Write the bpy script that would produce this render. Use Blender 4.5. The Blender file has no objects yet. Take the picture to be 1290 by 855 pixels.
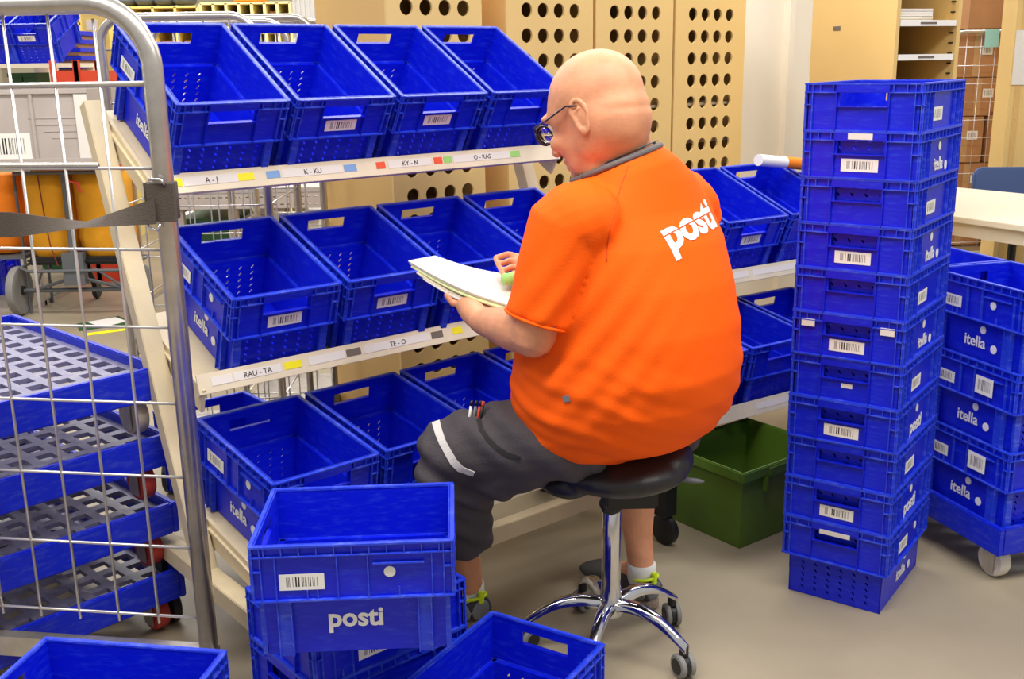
import bpy, bmesh, math, random
import numpy as np
from math import sin, cos, pi, atan2, radians
from mathutils import Vector, Matrix, Euler
from mathutils.bvhtree import BVHTree
random.seed(7)
SC = bpy.context.scene
COL = SC.collection
V = Vector

# ------------------------------------------------------------------ camera
FPX, TH, RO, CH = 1337.3, .254, -.016, 1.488
FW = V((0, cos(TH), -sin(TH))); _u = V((0, sin(TH), cos(TH))); _r = V((1, 0, 0))
RT = cos(RO)*_r + sin(RO)*_u; UP = -sin(RO)*_r + cos(RO)*_u
CAM = V((0, 0, CH))
cd = bpy.data.cameras.new('camera'); cam = bpy.data.objects.new('camera', cd); COL.objects.link(cam)
cd.sensor_width = 36; cd.lens = FPX/1290*36; cd.clip_start = .05; cd.clip_end = 100
cam.matrix_world = Matrix(((RT.x, UP.x, -FW.x, 0), (RT.y, UP.y, -FW.y, 0), (RT.z, UP.z, -FW.z, CH), (0, 0, 0, 1)))
SC.camera = cam

# ------------------------------------------------------------------ light
w = bpy.data.worlds.new('hall_light'); SC.world = w; w.use_nodes = True
w.node_tree.nodes['Background'].inputs[0].default_value = (1.0, .97, .92, 1)
w.node_tree.nodes['Background'].inputs[1].default_value = .36
def area(name, loc, sx, sy, power, col=(1, .97, .93)):
    l = bpy.data.lights.new(name, 'AREA'); l.shape = 'RECTANGLE'; l.size = sx; l.size_y = sy
    l.energy = power; l.color = col
    o = bpy.data.objects.new(name, l); COL.objects.link(o); o.location = loc
    return o
area('ceiling_lamp', (-1.2, 1.2, 3.6), 3.2, .5, 74)
area('ceiling_lamp', (1.6, 1.4, 3.6), 3.2, .5, 74)
area('ceiling_lamp', (-2.6, 5.0, 3.6), 3.5, .5, 85)
area('ceiling_lamp', (1.2, 4.6, 3.6), 3.5, .5, 75)
area('ceiling_lamp', (-3.5, 9.5, 3.8), 7, .5, 190)
area('ceiling_lamp', (4.0, 8.0, 3.8), 5, .5, 110)
SC.view_settings.view_transform = 'Standard'; SC.view_settings.look = 'None'
SC.view_settings.gamma = 1; SC.view_settings.use_curve_mapping = False
SC.view_settings.exposure = 0.57

# ------------------------------------------------------------------ materials
def srgb(c):
    return tuple(((x/255)/12.92 if x/255 <= .04045 else (((x/255)+.055)/1.055)**2.4) for x in c)
def mat(name, c, rough=.5, metal=0., noise=0., nscale=8, bump=0., bscale=60, spec=.5, c2=None, trans=0):
    m = bpy.data.materials.new(name); m.use_nodes = True
    nt = m.node_tree; b = nt.nodes['Principled BSDF']; c = srgb(c)
    b.inputs['Base Color'].default_value = (*c, 1); b.inputs['Roughness'].default_value = rough
    b.inputs['Metallic'].default_value = metal; b.inputs['Specular IOR Level'].default_value = spec
    if trans: b.inputs['Transmission Weight'].default_value = trans
    tc = nt.nodes.new('ShaderNodeTexCoord')
    if noise or c2:
        n = nt.nodes.new('ShaderNodeTexNoise'); n.inputs['Scale'].default_value = nscale; n.inputs['Detail'].default_value = 5
        nt.links.new(tc.outputs['Object'], n.inputs['Vector'])
        r = nt.nodes.new('ShaderNodeValToRGB'); r.color_ramp.elements[0].position = .35; r.color_ramp.elements[1].position = .68
        cc = srgb(c2) if c2 else tuple(min(1, x*(1+noise)) for x in c)
        r.color_ramp.elements[0].color = (*c, 1) if c2 else (*[x*(1-noise) for x in c], 1)
        r.color_ramp.elements[1].color = (*cc, 1)
        nt.links.new(n.outputs['Fac'], r.inputs[0]); nt.links.new(r.outputs[0], b.inputs['Base Color'])
    if bump:
        n = nt.nodes.new('ShaderNodeTexNoise'); n.inputs['Scale'].default_value = bscale; n.inputs['Detail'].default_value = 3
        nt.links.new(tc.outputs['Object'], n.inputs['Vector'])
        bp = nt.nodes.new('ShaderNodeBump'); bp.inputs['Strength'].default_value = bump; bp.inputs['Distance'].default_value = .01
        nt.links.new(n.outputs['Fac'], bp.inputs['Height']); nt.links.new(bp.outputs[0], b.inputs['Normal'])
    return m
def crate_mat(name, base, scuff):
    m = mat(name, base, .38, bump=.06, bscale=25, spec=.42); nt = m.node_tree; b = nt.nodes['Principled BSDF']
    tc = [n for n in nt.nodes if n.type == 'TEX_COORD'][0]
    mp = nt.nodes.new('ShaderNodeMapping'); mp.inputs['Scale'].default_value = (14, 14, 60)
    n = nt.nodes.new('ShaderNodeTexNoise'); n.inputs['Scale'].default_value = 1.6; n.inputs['Detail'].default_value = 8; n.inputs['Roughness'].default_value = .7
    nt.links.new(tc.outputs['Object'], mp.inputs[0]); nt.links.new(mp.outputs[0], n.inputs['Vector'])
    r = nt.nodes.new('ShaderNodeValToRGB'); r.color_ramp.elements[0].position = .50; r.color_ramp.elements[1].position = .82
    r.color_ramp.elements[0].color = (*srgb(base), 1); r.color_ramp.elements[1].color = (*srgb(scuff), 1)
    nt.links.new(n.outputs['Fac'], r.inputs[0])
    nt.links.new(r.outputs[0], b.inputs['Base Color'])
    return m
def barcode_mat():
    m = mat('barcode_print', (235, 232, 226), .6); nt = m.node_tree; b = nt.nodes['Principled BSDF']
    tc = [n for n in nt.nodes if n.type == 'TEX_COORD'][0]; sp = nt.nodes.new('ShaderNodeSeparateXYZ')
    nt.links.new(tc.outputs['Generated'], sp.inputs[0])
    def M(op, a, bb):
        q = nt.nodes.new('ShaderNodeMath'); q.operation = op
        for i, s in enumerate((a, bb)):
            if s is None: continue
            if isinstance(s, (int, float)): q.inputs[i].default_value = s
            else: nt.links.new(s, q.inputs[i])
        return q.outputs[0]
    x, y = sp.outputs[0], sp.outputs[1]
    wn = nt.nodes.new('ShaderNodeTexWhiteNoise'); wn.noise_dimensions = '1D'
    nt.links.new(M('FLOOR', M('MULTIPLY', x, 84), None), wn.inputs['W'])
    bar = M('GREATER_THAN', wn.outputs['Value'], .5)
    ins = M('MULTIPLY', M('MULTIPLY', M('GREATER_THAN', x, .14), M('LESS_THAN', x, .86)), M('MULTIPLY', M('GREATER_THAN', y, .2), M('LESS_THAN', y, .82)))
    mx = nt.nodes.new('ShaderNodeMix'); mx.data_type = 'RGBA'
    nt.links.new(M('MULTIPLY', bar, ins), mx.inputs[0])
    mx.inputs[6].default_value = (*srgb((236, 233, 226)), 1); mx.inputs[7].default_value = (*srgb((40, 38, 36)), 1)
    nt.links.new(mx.outputs[2], b.inputs['Base Color'])
    return m
MB_ = crate_mat('blue_crate_plastic', (4, 24, 204), (40, 70, 216))
MB_R = crate_mat('worn_highlight_rim', (34, 62, 212), (104, 126, 226))  # rim and rib blue lightened for wear and for edge highlights painted into it
MBT = crate_mat('blue_dolly_plastic', (8, 34, 196), (70, 88, 190))
MBS = crate_mat('scuffed_grey_blue_deck', (120, 118, 150), (165, 160, 172))
M_BAR = barcode_mat()
M_WHITE = mat('white_print', (238, 236, 232), .5)
M_PAPER = mat('paper', (224, 219, 213), .7)
M_TEXT = mat('dark_print', (60, 58, 55), .6)
M_BEIGE = mat('beige_painted_metal', (214, 196, 160), .45, noise=.07, nscale=9, bump=.05)
M_WHITERAIL = mat('pale_rail', (222, 210, 184), .45, noise=.06, nscale=12)
M_TAN = mat('tan_cabinet', (222, 188, 122), .55, noise=.03, nscale=3)
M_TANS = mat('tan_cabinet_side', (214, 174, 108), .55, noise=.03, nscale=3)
M_YEL = mat('yellow_shelf', (226, 200, 112), .5)
M_STEEL = mat('galvanised_steel', (196, 190, 184), .3, metal=.85, noise=.08, nscale=30)
M_WIRE = mat('zinc_wire', (214, 210, 206), .3, metal=.8)
M_CHROME = mat('chrome', (215, 215, 220), .12, metal=1)
M_BLACK = mat('black_plastic', (22, 22, 24), .45)
M_GREYP = mat('grey_plastic', (92, 94, 98), .45)
M_TREAD = mat('grey_rubber', (128, 126, 124), .6)
M_STRAP = mat('dark_strap', (74, 64, 56), .75, bump=.2, bscale=300)
M_GREEN = mat('green_plastic', (76, 106, 30), .42, noise=.08, nscale=6)
M_DGREEN = mat('dark_green_plastic', (38, 82, 44), .5)
M_RED = mat('red_plastic', (212, 70, 40), .45)
M_REDW = mat('red_wheel', (186, 60, 48), .5)
M_BWHEEL = mat('beige_wheel', (176, 162, 146), .55, noise=.08)
M_WWHEEL = mat('white_wheel', (214, 208, 198), .4)
M_YBAG = mat('yellow_bag_cloth', (226, 156, 20), .8, noise=.1, nscale=7, bump=.4, bscale=9)
M_OBAG = mat('orange_bag_cloth', (240, 130, 10), .8, noise=.08, nscale=7)
M_CARD = mat('cardboard', (178, 128, 84), .8, noise=.08, nscale=5)
M_GREYC = mat('grey_crate_plastic', (178, 168, 162), .5, noise=.07, nscale=4)
M_DESK = mat('cream_laminate', (232, 222, 200), .4)
M_CHAIRB = mat('blue_upholstery', (72, 92, 140), .85, bump=.2, bscale=300)
M_FLOOR = mat('worn_floor', (152, 140, 118), .42, noise=.10, nscale=2.2, bump=.03, bscale=12)
M_WALL = mat('white_wall_paint', (236, 228, 212), .7, noise=.02, nscale=2)
M_PIPE = mat('grey_bumper', (112, 104, 94), .45)
M_TAG = {k: mat(k+'_sticker', c, .6) for k, c in dict(yellow=(240, 228, 20), blue=(120, 160, 210), red=(230, 84, 48), green=(150, 206, 110), grey=(110, 100, 90)).items()}

# ------------------------------------------------------------------ mesh helpers
class MBd:
    def __init__(s): s.v = []; s.f = []
    def add(s, vs, fs, M=None):
        n = len(s.v)
        s.v += [tuple(M @ V(p)) if M else tuple(p) for p in vs]
        s.f += [[i+n for i in f] for f in fs]; return s
    def box(s, c, d, M=None):
        x, y, z = c; a, b, h = d[0]/2, d[1]/2, d[2]/2
        vs = [(x+i*a, y+j*b, z+k*h) for k in (-1, 1) for j in (-1, 1) for i in (-1, 1)]
        return s.add(vs, [(0, 2, 3, 1), (4, 5, 7, 6), (0, 1, 5, 4), (2, 6, 7, 3), (0, 4, 6, 2), (1, 3, 7, 5)], M)
    def bar(s, p, q, wx, wy, up=(0, 0, 1), M=None):
        p, q = V(p), V(q); z = (q-p); L = z.length; z.normalize(); x = V(up).cross(z)
        if x.length < 1e-4: x = V((1, 0, 0))
        x.normalize(); y = z.cross(x)
        R = Matrix((x, y, z)).transposed().to_4x4(); R.translation = (p+q)/2
        if M: R = M @ R
        return s.box((0, 0, 0), (wx, wy, L), R)
    def tube(s, pts, r, n=10, cap=True, M=None):
        pts = [V(p) for p in pts]; k = len(pts); rs = r if hasattr(r, '__len__') else [r]*k
        t = [(pts[min(i+1, k-1)]-pts[max(i-1, 0)]).normalized() for i in range(k)]
        a = t[0].orthogonal().normalized(); vs = []
        for i in range(k):
            a = (a - t[i]*a.dot(t[i])).normalized(); b = t[i].cross(a)
            vs += [pts[i]+(a*cos(2*pi*j/n)+b*sin(2*pi*j/n))*rs[i] for j in range(n)]
        fs = [(i*n+j, i*n+(j+1) % n, (i+1)*n+(j+1) % n, (i+1)*n+j) for i in range(k-1) for j in range(n)]
        if cap: fs += [tuple(range(n-1, -1, -1)), tuple(range((k-1)*n, k*n))]
        return s.add(vs, fs, M)
    def lathe(s, prof, n=24, M=None):   # prof: (r,z)
        vs = [(r*cos(2*pi*j/n), r*sin(2*pi*j/n), z) for r, z in prof for j in range(n)]; k = len(prof)
        fs = [(i*n+j, i*n+(j+1) % n, (i+1)*n+(j+1) % n, (i+1)*n+j) for i in range(k-1) for j in range(n)]
        fs += [tuple(range(n-1, -1, -1)), tuple(range((k-1)*n, k*n))]
        return s.add(vs, fs, M)
    def prism(s, poly, h, M=None):      # poly in xy, z 0..h
        n = len(poly); vs = [(x, y, 0) for x, y in poly]+[(x, y, h) for x, y in poly]
        return s.add(vs, [tuple(range(n-1, -1, -1)), tuple(range(n, 2*n))]+[(i, (i+1) % n, n+(i+1) % n, n+i) for i in range(n)], M)
    def ell(s, c, r, M=None, n=16, m=10):
        vs = [(c[0], c[1], c[2]-r[2])]
        for i in range(1, m):
            p = -pi/2+pi*i/m
            vs += [(c[0]+r[0]*cos(p)*cos(2*pi*j/n), c[1]+r[1]*cos(p)*sin(2*pi*j/n), c[2]+r[2]*sin(p)) for j in range(n)]
        vs.append((c[0], c[1], c[2]+r[2])); L = len(vs)-1
        fs = [(0, 1+(j+1) % n, 1+j) for j in range(n)]
        fs += [(1+i*n+j, 1+i*n+(j+1) % n, 1+(i+1)*n+(j+1) % n, 1+(i+1)*n+j) for i in range(m-2) for j in range(n)]
        fs += [(1+(m-2)*n+j, 1+(m-2)*n+(j+1) % n, L) for j in range(n)]
        return s.add(vs, fs, M)
    def perf(s, wd, ht, cols, rows, hole, th, M=None, n=12, mx=0, my=0):
        # plate centred in xy with a hole pattern; hole = list of points or ('o', rx, ry, rot)
        cw, chh = (wd-2*mx)/cols, (ht-2*my)/rows
        def ringb(k):
            a = 2*pi*(k+.5)/n if n == 4 else 2*pi*k/n
            c_, s_ = cos(a), sin(a); q = max(abs(c_), abs(s_)); return (c_/q*cw/2, s_/q*chh/2)
        def hp(k):
            a = 2*pi*(k+.5)/n if n == 4 else 2*pi*k/n
            if hole[0] == 'sq':
                c_, s_ = cos(a), sin(a); q = max(abs(c_), abs(s_)); return (c_/q*hole[1], s_/q*hole[2])
            x, y = hole[1]*cos(a), hole[2]*sin(a); r = hole[3]; return (x*cos(r)-y*sin(r), x*sin(r)+y*cos(r))
        # four corner angles must be hit: n multiple of 8 puts vertices on 45 degree rays
        for i in range(cols):
            for j in range(rows):
                cx, cy = -wd/2+mx+cw*(i+.5), -ht/2+my+chh*(j+.5)
                vs = []
                for z in (0, th):
                    vs += [(cx+ringb(k)[0], cy+ringb(k)[1], z) for k in range(n)]
                    vs += [(cx+hp(k)[0], cy+hp(k)[1], z) for k in range(n)]
                fs = []
                for k in range(n):
                    l = (k+1) % n
                    fs += [(n+k, n+l, l, k), (2*n+k, 2*n+l, 3*n+l, 3*n+k), (n+k, 3*n+k, 3*n+l, n+l)]
                s.add(vs, fs, M)
        if my:
            for sg in (-1, 1): s.box((0, sg*(ht/2-my/2), th/2), (wd, my, th), M)
        if mx:
            for sg in (-1, 1): s.box((sg*(wd/2-mx/2), 0, th/2), (mx, ht-2*my, th), M)
        return s
    def mesh(s, name, m=None, smooth=False, bevel=0):
        me = bpy.data.meshes.new(name); me.from_pydata(s.v, [], s.f)
        bm = bmesh.new(); bm.from_mesh(me); bmesh.ops.recalc_face_normals(bm, faces=bm.faces)
        if bevel:
            bmesh.ops.bevel(bm, geom=[e for e in bm.edges if e.is_manifold and e.calc_face_angle(0) > .5], offset=bevel, segments=2, affect='EDGES', clamp_overlap=True)
        bm.to_mesh(me); bm.free()
        if m: me.materials.append(m)
        if smooth:
            me.polygons.foreach_set('use_smooth', [True]*len(me.polygons))
        me.update(); return me
    def build(s, name, m, parent=None, smooth=False, bevel=0, M=None):
        o = bpy.data.objects.new(name, s.mesh(name, m, smooth, bevel)); COL.objects.link(o)
        if M is not None: o.matrix_local = M
        if parent: o.parent = parent
        if smooth == 'auto' : pass
        return o
def sharp(o, ang=40):
    me = o.data; me.polygons.foreach_set('use_smooth', [True]*len(me.polygons))
    bm = bmesh.new(); bm.from_mesh(me)
    for e_ in bm.edges: e_.smooth = not (len(e_.link_faces) == 2 and e_.calc_face_angle(0) > radians(ang))
    bm.to_mesh(me); bm.free(); return o
def put(name, me, parent=None, M=None, label=None):
    o = bpy.data.objects.new(name, me); COL.objects.link(o)
    if M is not None: o.matrix_local = M
    if parent: o.parent = parent
    if label: o['label'] = label
    return o
def tag(o, label=None, cat=None, group=None, kind=None):
    if label: o['label'] = label
    if cat: o['category'] = cat
    if group: o['group'] = group
    if kind: o['kind'] = kind
    return o
def thing(name, label, cat, loc=(0, 0, 0), rz=0, group=None, M=None):
    o = bpy.data.objects.new(name, None); COL.objects.link(o); o.empty_display_size = .05
    o.matrix_world = M if M is not None else Matrix.Translation(loc) @ Matrix.Rotation(rz, 4, 'Z')
    return tag(o, label, cat, group)
def copy_tree(o, M, parent=None):
    c = o.copy(); COL.objects.link(c)
    if parent is None: c.matrix_world = M
    else: c.parent = parent
    for ch in list(o.children): copy_tree(ch, None, c)
    return c
def T(x, y, z): return Matrix.Translation((x, y, z))
def RZ(a): return Matrix.Rotation(a, 4, 'Z')
def RX(a): return Matrix.Rotation(a, 4, 'X')
def RY(a): return Matrix.Rotation(a, 4, 'Y')
def frame(o, x, y, z):
    m = Matrix((V(x), V(y), V(z))).transposed().to_4x4(); m.translation = o; return m
_tx = {}
def text_mesh(s, size, m, bold=0., ext=.0004, sx=1.):
    k = (s, size, m.name, bold, sx)
    if k in _tx: return _tx[k]
    c = bpy.data.curves.new('t', 'FONT'); c.body = s; c.size = size; c.extrude = ext; c.offset = bold
    c.align_x = 'CENTER'; c.align_y = 'CENTER'; c.resolution_u = 3
    o = bpy.data.objects.new('t', c); COL.objects.link(o)
    bpy.context.view_layer.update()
    me = bpy.data.meshes.new_from_object(o.evaluated_get(bpy.context.evaluated_depsgraph_get()))
    bpy.data.objects.remove(o); me.name = 'lettering'; me.materials.clear(); me.materials.append(m)
    if sx != 1: me.transform(Matrix.Diagonal((sx, 1, 1, 1)))
    _tx[k] = me; return me
def at(x, y, Y):
    d = FW + RT*(x-645)/FPX - UP*(y-427.5)/FPX; return CAM + d*(Y/d.y)
def atz(x, y, z):
    d = FW + RT*(x-645)/FPX - UP*(y-427.5)/FPX; return CAM + d*((z-CH)/d.z)

# ------------------------------------------------------------------ the setting
f = MBd().box((0, 6, -.03), (30, 24, .06)).build('floor', M_FLOOR); tag(f, kind='structure')
f = MBd().box((0, 16.05, 1.9), (30, .1, 3.9)).build('wall_back', mat('far_wall_paint', (214, 206, 178), .8)); tag(f, kind='structure')
# rack frame of reference
S_ = .75
A = V((-1.0337, 3.3926, 1.8752))*S_; B = V((-.8889, 3.3094, 1.2676))*S_; Cc = V((-.7455, 3.0583, .7374))*S_
RA = .693; E_ = V((cos(RA), sin(RA), 0)); D_ = V((-sin(RA), cos(RA), 0))
def un(s, t, z): q = A+E_*s+D_*t; q.z = z; return q
HR, H, PIT = .1187, .2414, .3188
# white wall with bumpers, behind the racks
mw = frame(un(3.0, 1.25, 0), E_, D_, (0, 0, 1))
f = MBd().box((.75, .05, 1.6), (2.5, .1, 3.2), mw).box((.40, -.03, 1.6), (.07, .06, 3.2), mw).box((1.05, -.02, 1.6), (.05, .04, 3.2), mw).build('wall_side', M_WALL); tag(f, kind='structure')

# ------------------------------------------------------------------ crate
CW, CL = .3, .4
def crate_body(lugs, holes=True):
    b = MBd(); th = .003; zm = H-HR
    bl, bw = CL/2-.020, CW/2-.017       # lower half outside at top
    bl2, bw2 = bl-.004, bw-.004         # at bottom
    # floor
    b.box((0, 0, .004), (2*bw2, 2*bl2, .004))
    # lower walls (slightly tapered)
    def wall(p0, p1, q0, q1, nrm):
        p0, p1, q0, q1, nrm = map(V, (p0, p1, q0, q1, nrm)); i = -nrm*th
        b.add([p0, p1, q1, q0, p0+i, p1+i, q1+i, q0+i], [(0, 1, 2, 3), (7, 6, 5, 4), (0, 4, 5, 1), (1, 5, 6, 2), (2, 6, 7, 3), (3, 7, 4, 0)])
    for s in (-1, 1):
        wall((s*bw2, -bl2, 0), (s*bw2, bl2, 0), (s*bw, -bl, zm), (s*bw, bl, zm), (s, 0, 0))
        # end wall: solid margins + perforated field
        m = frame(V((0, s*(bl2+bl)/2, zm/2)), V((-s, 0, 0)), V((0, s*.004/zm, 1)), V((0, 1, 0)) if s < 0 else V((0, -1, 0)))
        m = frame(V((0, s*((bl2+bl)/2), zm/2)), V((1, 0, 0)), V((0, s*.004/zm, 1)).normalized(), V((0, -s, 0)))
        b.perf(2*bw-.004, zm-.002, 6, 5, ('o', .0026, .0065, -s*.75), th, m, n=8, mx=.022, my=.012)
    # step ledge
    ou, ow = CL/2-.008, CW/2-.008
    for s in (-1, 1):
        b.box((s*(bw+ow)/2, 0, zm), (ow-bw+2*th, 2*ou, th)); b.box((0, s*(bl+ou)/2, zm), (2*ow, ou-bl+2*th, th))
    # upper walls, ends with hand slot
    for s in (-1, 1):
        b.box((s*(ow-th/2), 0, (zm+H)/2), (th, 2*ou, HR))
        y = s*(ou-th/2); sw, z0, z1 = .118, H-.058, H-.024
        for k in (-1, 1): b.box((k*(sw/2+ow)/2, y, (zm+H)/2), (ow-sw/2, th, HR))
        b.box((0, y, (zm+z0)/2), (sw, th, z0-zm)); b.box((0, y, (z1+H)/2), (sw, th, H-z1))
        # recess frame round the slot
        yo = s*(CL/2-.005)
        for k in (-1, 1): b.box((k*.066, yo, (zm+H-.022)/2), (.0025, .01, HR-.022))
        b.box((0, yo, z0), (.132, .010, .003))
        b.box((0, s*(CL/2-.002), H-.012), (.132, .003, .022))
        # small slits
    b.nf = len(b.f)
    # rims: top, under-rib, mid
    def ring(z, t, wd):
        for s in (-1, 1):
            b.box((s*(CW/2-wd/2), 0, z), (wd, CL-.004, t)); b.box((0, s*(CL/2-wd/2), z), (CW-2*wd, wd, t))
    ring(H-.002, .004, .012); ring(zm+.0015, .0035, .012)
    for s in (-1, 1):
        b.box((s*(CW/2-.005), 0, H-.023), (.010, CL-.006, .0025))
        for k in (-1, 1): b.box((k*(CW/2+.066)/2, s*(CL/2-.005), H-.023), (CW/2-.068, .010, .0025))
        # ribs under the rim
        for k in range(-5, 6): b.box((s*(CW/2-.005), k*.034, H-.012), (.009, .0022, .022))
        for k in (.075, .108, .14):
            for q in (-1, 1): b.box((q*k, s*(CL/2-.005), H-.012), (.0022, .009, .022))
        # corner posts
        for q in (-1, 1):
            for dx in (0, .016):
                b.box((q*(CW/2-.006-dx), s*(CL/2-.004), (zm+H)/2), (.0022, .007, HR)); b.box((q*(CW/2-.004), s*(CL/2-.006-dx), (zm+H)/2), (.007, .0022, HR))
            b.box((q*(CW/2-.012), s*(CL/2-.004), zm+.065), (.018, .007, .0025)); b.box((q*(CW/2-.004), s*(CL/2-.012), zm+.065), (.007, .018, .0025))
        # long side panels
        for k in ((-.155, -.03, .03, .15) if lugs else (-.15, -.105, .105, .15)):
            b.box((s*(CW/2-.005), k, (zm+H-.022)/2), (.009, .0022, HR-.022))
        if lugs: b.box((s*(CW/2-.004), s*.09, zm+.075), (.008, .10, .003))
        for k in ((-.09, -.07, .09) if lugs else (-.13, .13)): b.box((s*(CW/2-.006), s*k, zm+.012), (.006, .0022, .022))
    if lugs:
        for s in (-1, 1):
            for k in (-.125, .125):
                b.box((s*(bw+.006), k, zm/2), (.014, .0025, zm)); b.box((s*(bw+.006), k+.026*(1 if k > 0 else -1), zm/2), (.014, .0025, zm))
                b.box((s*(bw+.003), k+.013*(1 if k > 0 else -1), zm/2), (.008, .026, zm))
            for k in (-1, 1): b.box((k*(bw-.012), s*(bl+.003), zm/2), (.02, .01, zm))
    return b
def rounded(me): return me
BODY = {}
for lg in (0, 1):
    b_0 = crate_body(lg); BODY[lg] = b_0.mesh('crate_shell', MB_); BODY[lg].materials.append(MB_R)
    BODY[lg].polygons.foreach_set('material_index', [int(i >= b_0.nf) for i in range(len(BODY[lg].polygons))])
def label_mesh(wd, ht, m, t=.0008): return MBd().box((0, 0, 0), (wd, ht, t)).mesh('label', m)
LB_BAR = label_mesh(.094, .032, M_BAR); LB_BARS = label_mesh(.088, .034, M_BAR)
LB_WHITE = label_mesh(.045, .013, M_PAPER); LB_BIG = label_mesh(.07, .052, M_BAR, .001)
ZM = H-HR
def disc(r, m, name): return MBd().lathe([(r, 0), (r, .0012), (r*.7, .0016)], 20).mesh(name, m)
DISC = disc(.0115, M_WHITE, 'round_tag'); DISC2 = disc(.0125, M_WHITE, 'logo_dot')
POSTI = text_mesh('posti', .056, M_WHITE, .0016); ITELLA = text_mesh('itella', .046, M_WHITE, .0008)
def side_m(s, y, z, off):   # on long side s=-1 left,+1 right ; y along, text reads properly
    x = s*(CW/2+off)
    return frame(V((x, y, z)), V((0, 1 if s > 0 else -1, 0)), V((0, 0, 1)), V((s, 0, 0)))
def end_m(s, x, z, off):
    return frame(V((x, s*(CL/2+off), z)), V((-s if s > 0 else 1, 0, 0)), V((0, 0, 1)), V((0, s, 0)))
def crate(M, label, group, front='bar', side='itella', sbar=True, lugs=1, upper=False, sides=(-1, 1), extra=()):
    o = thing('mail_crate', label, 'crate', group=group, M=M)
    put('crate_shell', BODY[lugs], o)
    for s in sides:
        if sbar: put('barcode_label', LB_BARS, o, side_m(s, (-.10 if s > 0 else .10)*(1 if lugs else .45), ZM+.04, -.006), 'white barcode sticker')
        if upper:
            put('round_tag', DISC, o, side_m(s, 0, ZM+.075, -.007))
            put('logo_lettering', ITELLA if side == 'itella' else POSTI, o, side_m(s, 0, ZM+.028, -.0068))
            if side == 'itella': put('logo_dot', DISC2, o, side_m(s, .072 if s > 0 else -.072, ZM+.020, -.007))
        elif side:
            fs = 1 if s > 0 else -1
            put('round_tag', DISC, o, side_m(s, fs*.072, ZM+.055, -.007))
            if side == 'itella':
                put('round_tag', DISC, o, side_m(s, fs*.03, ZM-.026, -.0175))
                put('logo_lettering', ITELLA, o, side_m(s, fs*.0, ZM-.066, -.0172)); put('logo_dot', DISC2, o, side_m(s, fs*.078, ZM-.073, -.0175))
            else: put('logo_lettering', POSTI, o, side_m(s, 0, ZM-.048, -.0172))
    if front in ('bar', 'both'): put('barcode_label', LB_BAR, o, end_m(-1, 0, ZM+.034, -.0072), 'white barcode sticker')
    if front in ('white', 'both'): put('paper_label', LB_WHITE, o, end_m(-1, 0, H-.013, .0002))
    for nm, me, mm in extra: put(nm, me, o, mm)
    return o
def rack_m(P, ra, ti, k): return T(*P) @ RZ(ra) @ T(k*PIT, 0, 0) @ RX(ti) @ T(CW/2, CL/2, -H)
TI = dict(a=.5257, b=.3511, c=.167); RAY = dict(a=.6969, b=.6694, c=.7128)
G1 = 'blue mail crates on the sorting rack'
top = ['blue mail crate at the left end of the top rack shelf, no barcode in front',
       'blue barcoded mail crate second from the left on the top rack shelf',
       'blue barcoded mail crate third from the left on the top rack shelf',
       'blue mail crate on the top rack shelf right beside the seated man\'s face']
for k, fr in enumerate(('', 'bar', 'bar', '')): crate(rack_m(A, RAY['a'], TI['a'], k), top[k], G1, fr, sides=(-1,))
mid = ['blue mail crate at the left end of the middle shelf above the RAU - TA strip',
       'blue mail crate with front barcode, second from left on the middle shelf',
       'blue mail crate on the middle shelf behind the papers in the man\'s hands',
       'blue mail crate on the middle shelf just left of the man\'s orange sleeve']
for k in range(4): crate(rack_m(B, RAY['b'], TI['b'], k), mid[k], G1, 'bar' if k < 2 else '', sides=(-1,))
bot = ['blue mail crate at the left end of the bottom shelf, itella side to the cage',
       'blue mail crate on the bottom shelf directly left of the man\'s knee',
       'blue mail crate on the bottom shelf behind the man\'s thigh',
       'blue mail crate on the bottom shelf under the man\'s forearm']
for k in range(4): crate(rack_m(Cc, RAY['c'], TI['c'], k), bot[k], G1, 'bar' if k < 1 else '', sides=(-1,))
# second rack unit
U0 = V((.742, 3.588, .952)); UY = .586
def rack2_m(P, k, ti): return T(*P) @ RZ(UY) @ T(k*PIT, 0, 0) @ RX(ti) @ T(CW/2, CL/2, -H)
G2 = 'blue mail crates on the rack right of the man'
lab2 = ['barcoded blue crate on the right rack\'s middle shelf, at the man\'s shoulder',
        'blue mail crate on the right rack\'s middle shelf, half behind the tall crate stack',
        'blue mail crate on the right rack\'s middle shelf hidden mostly by the tall stack']
EU = V((cos(UY), sin(UY), 0)); DU = V((-sin(UY), cos(UY), 0))
crate(rack2_m(U0, -1, .37), 'blue mail crate on the right rack behind the man\'s back', G2, '', sides=(-1,))
for k in range(3): crate(rack2_m(U0, k, .37), lab2[k], G2, 'bar' if k == 0 else '', sides=(-1,))
q_ = atz(938.6, 441.6, .56); U1 = U0 + DU*(q_-U0).dot(DU) + EU*(q_-U0).dot(EU)*.6; U1.z = .56
lab3 = ['blue mail crate on the right rack\'s bottom shelf, left part behind the man',
        'blue mail crate on the right rack\'s bottom shelf, right above the green bin',
        'blue mail crate on the right rack\'s bottom shelf next to the tall stack',
        'blue mail crate on the right rack\'s bottom shelf, mostly behind the tall stack']
for k in range(4): crate(rack2_m(U1, k-1, .17), lab3[k], G2, '', sides=(-1,))
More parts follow.
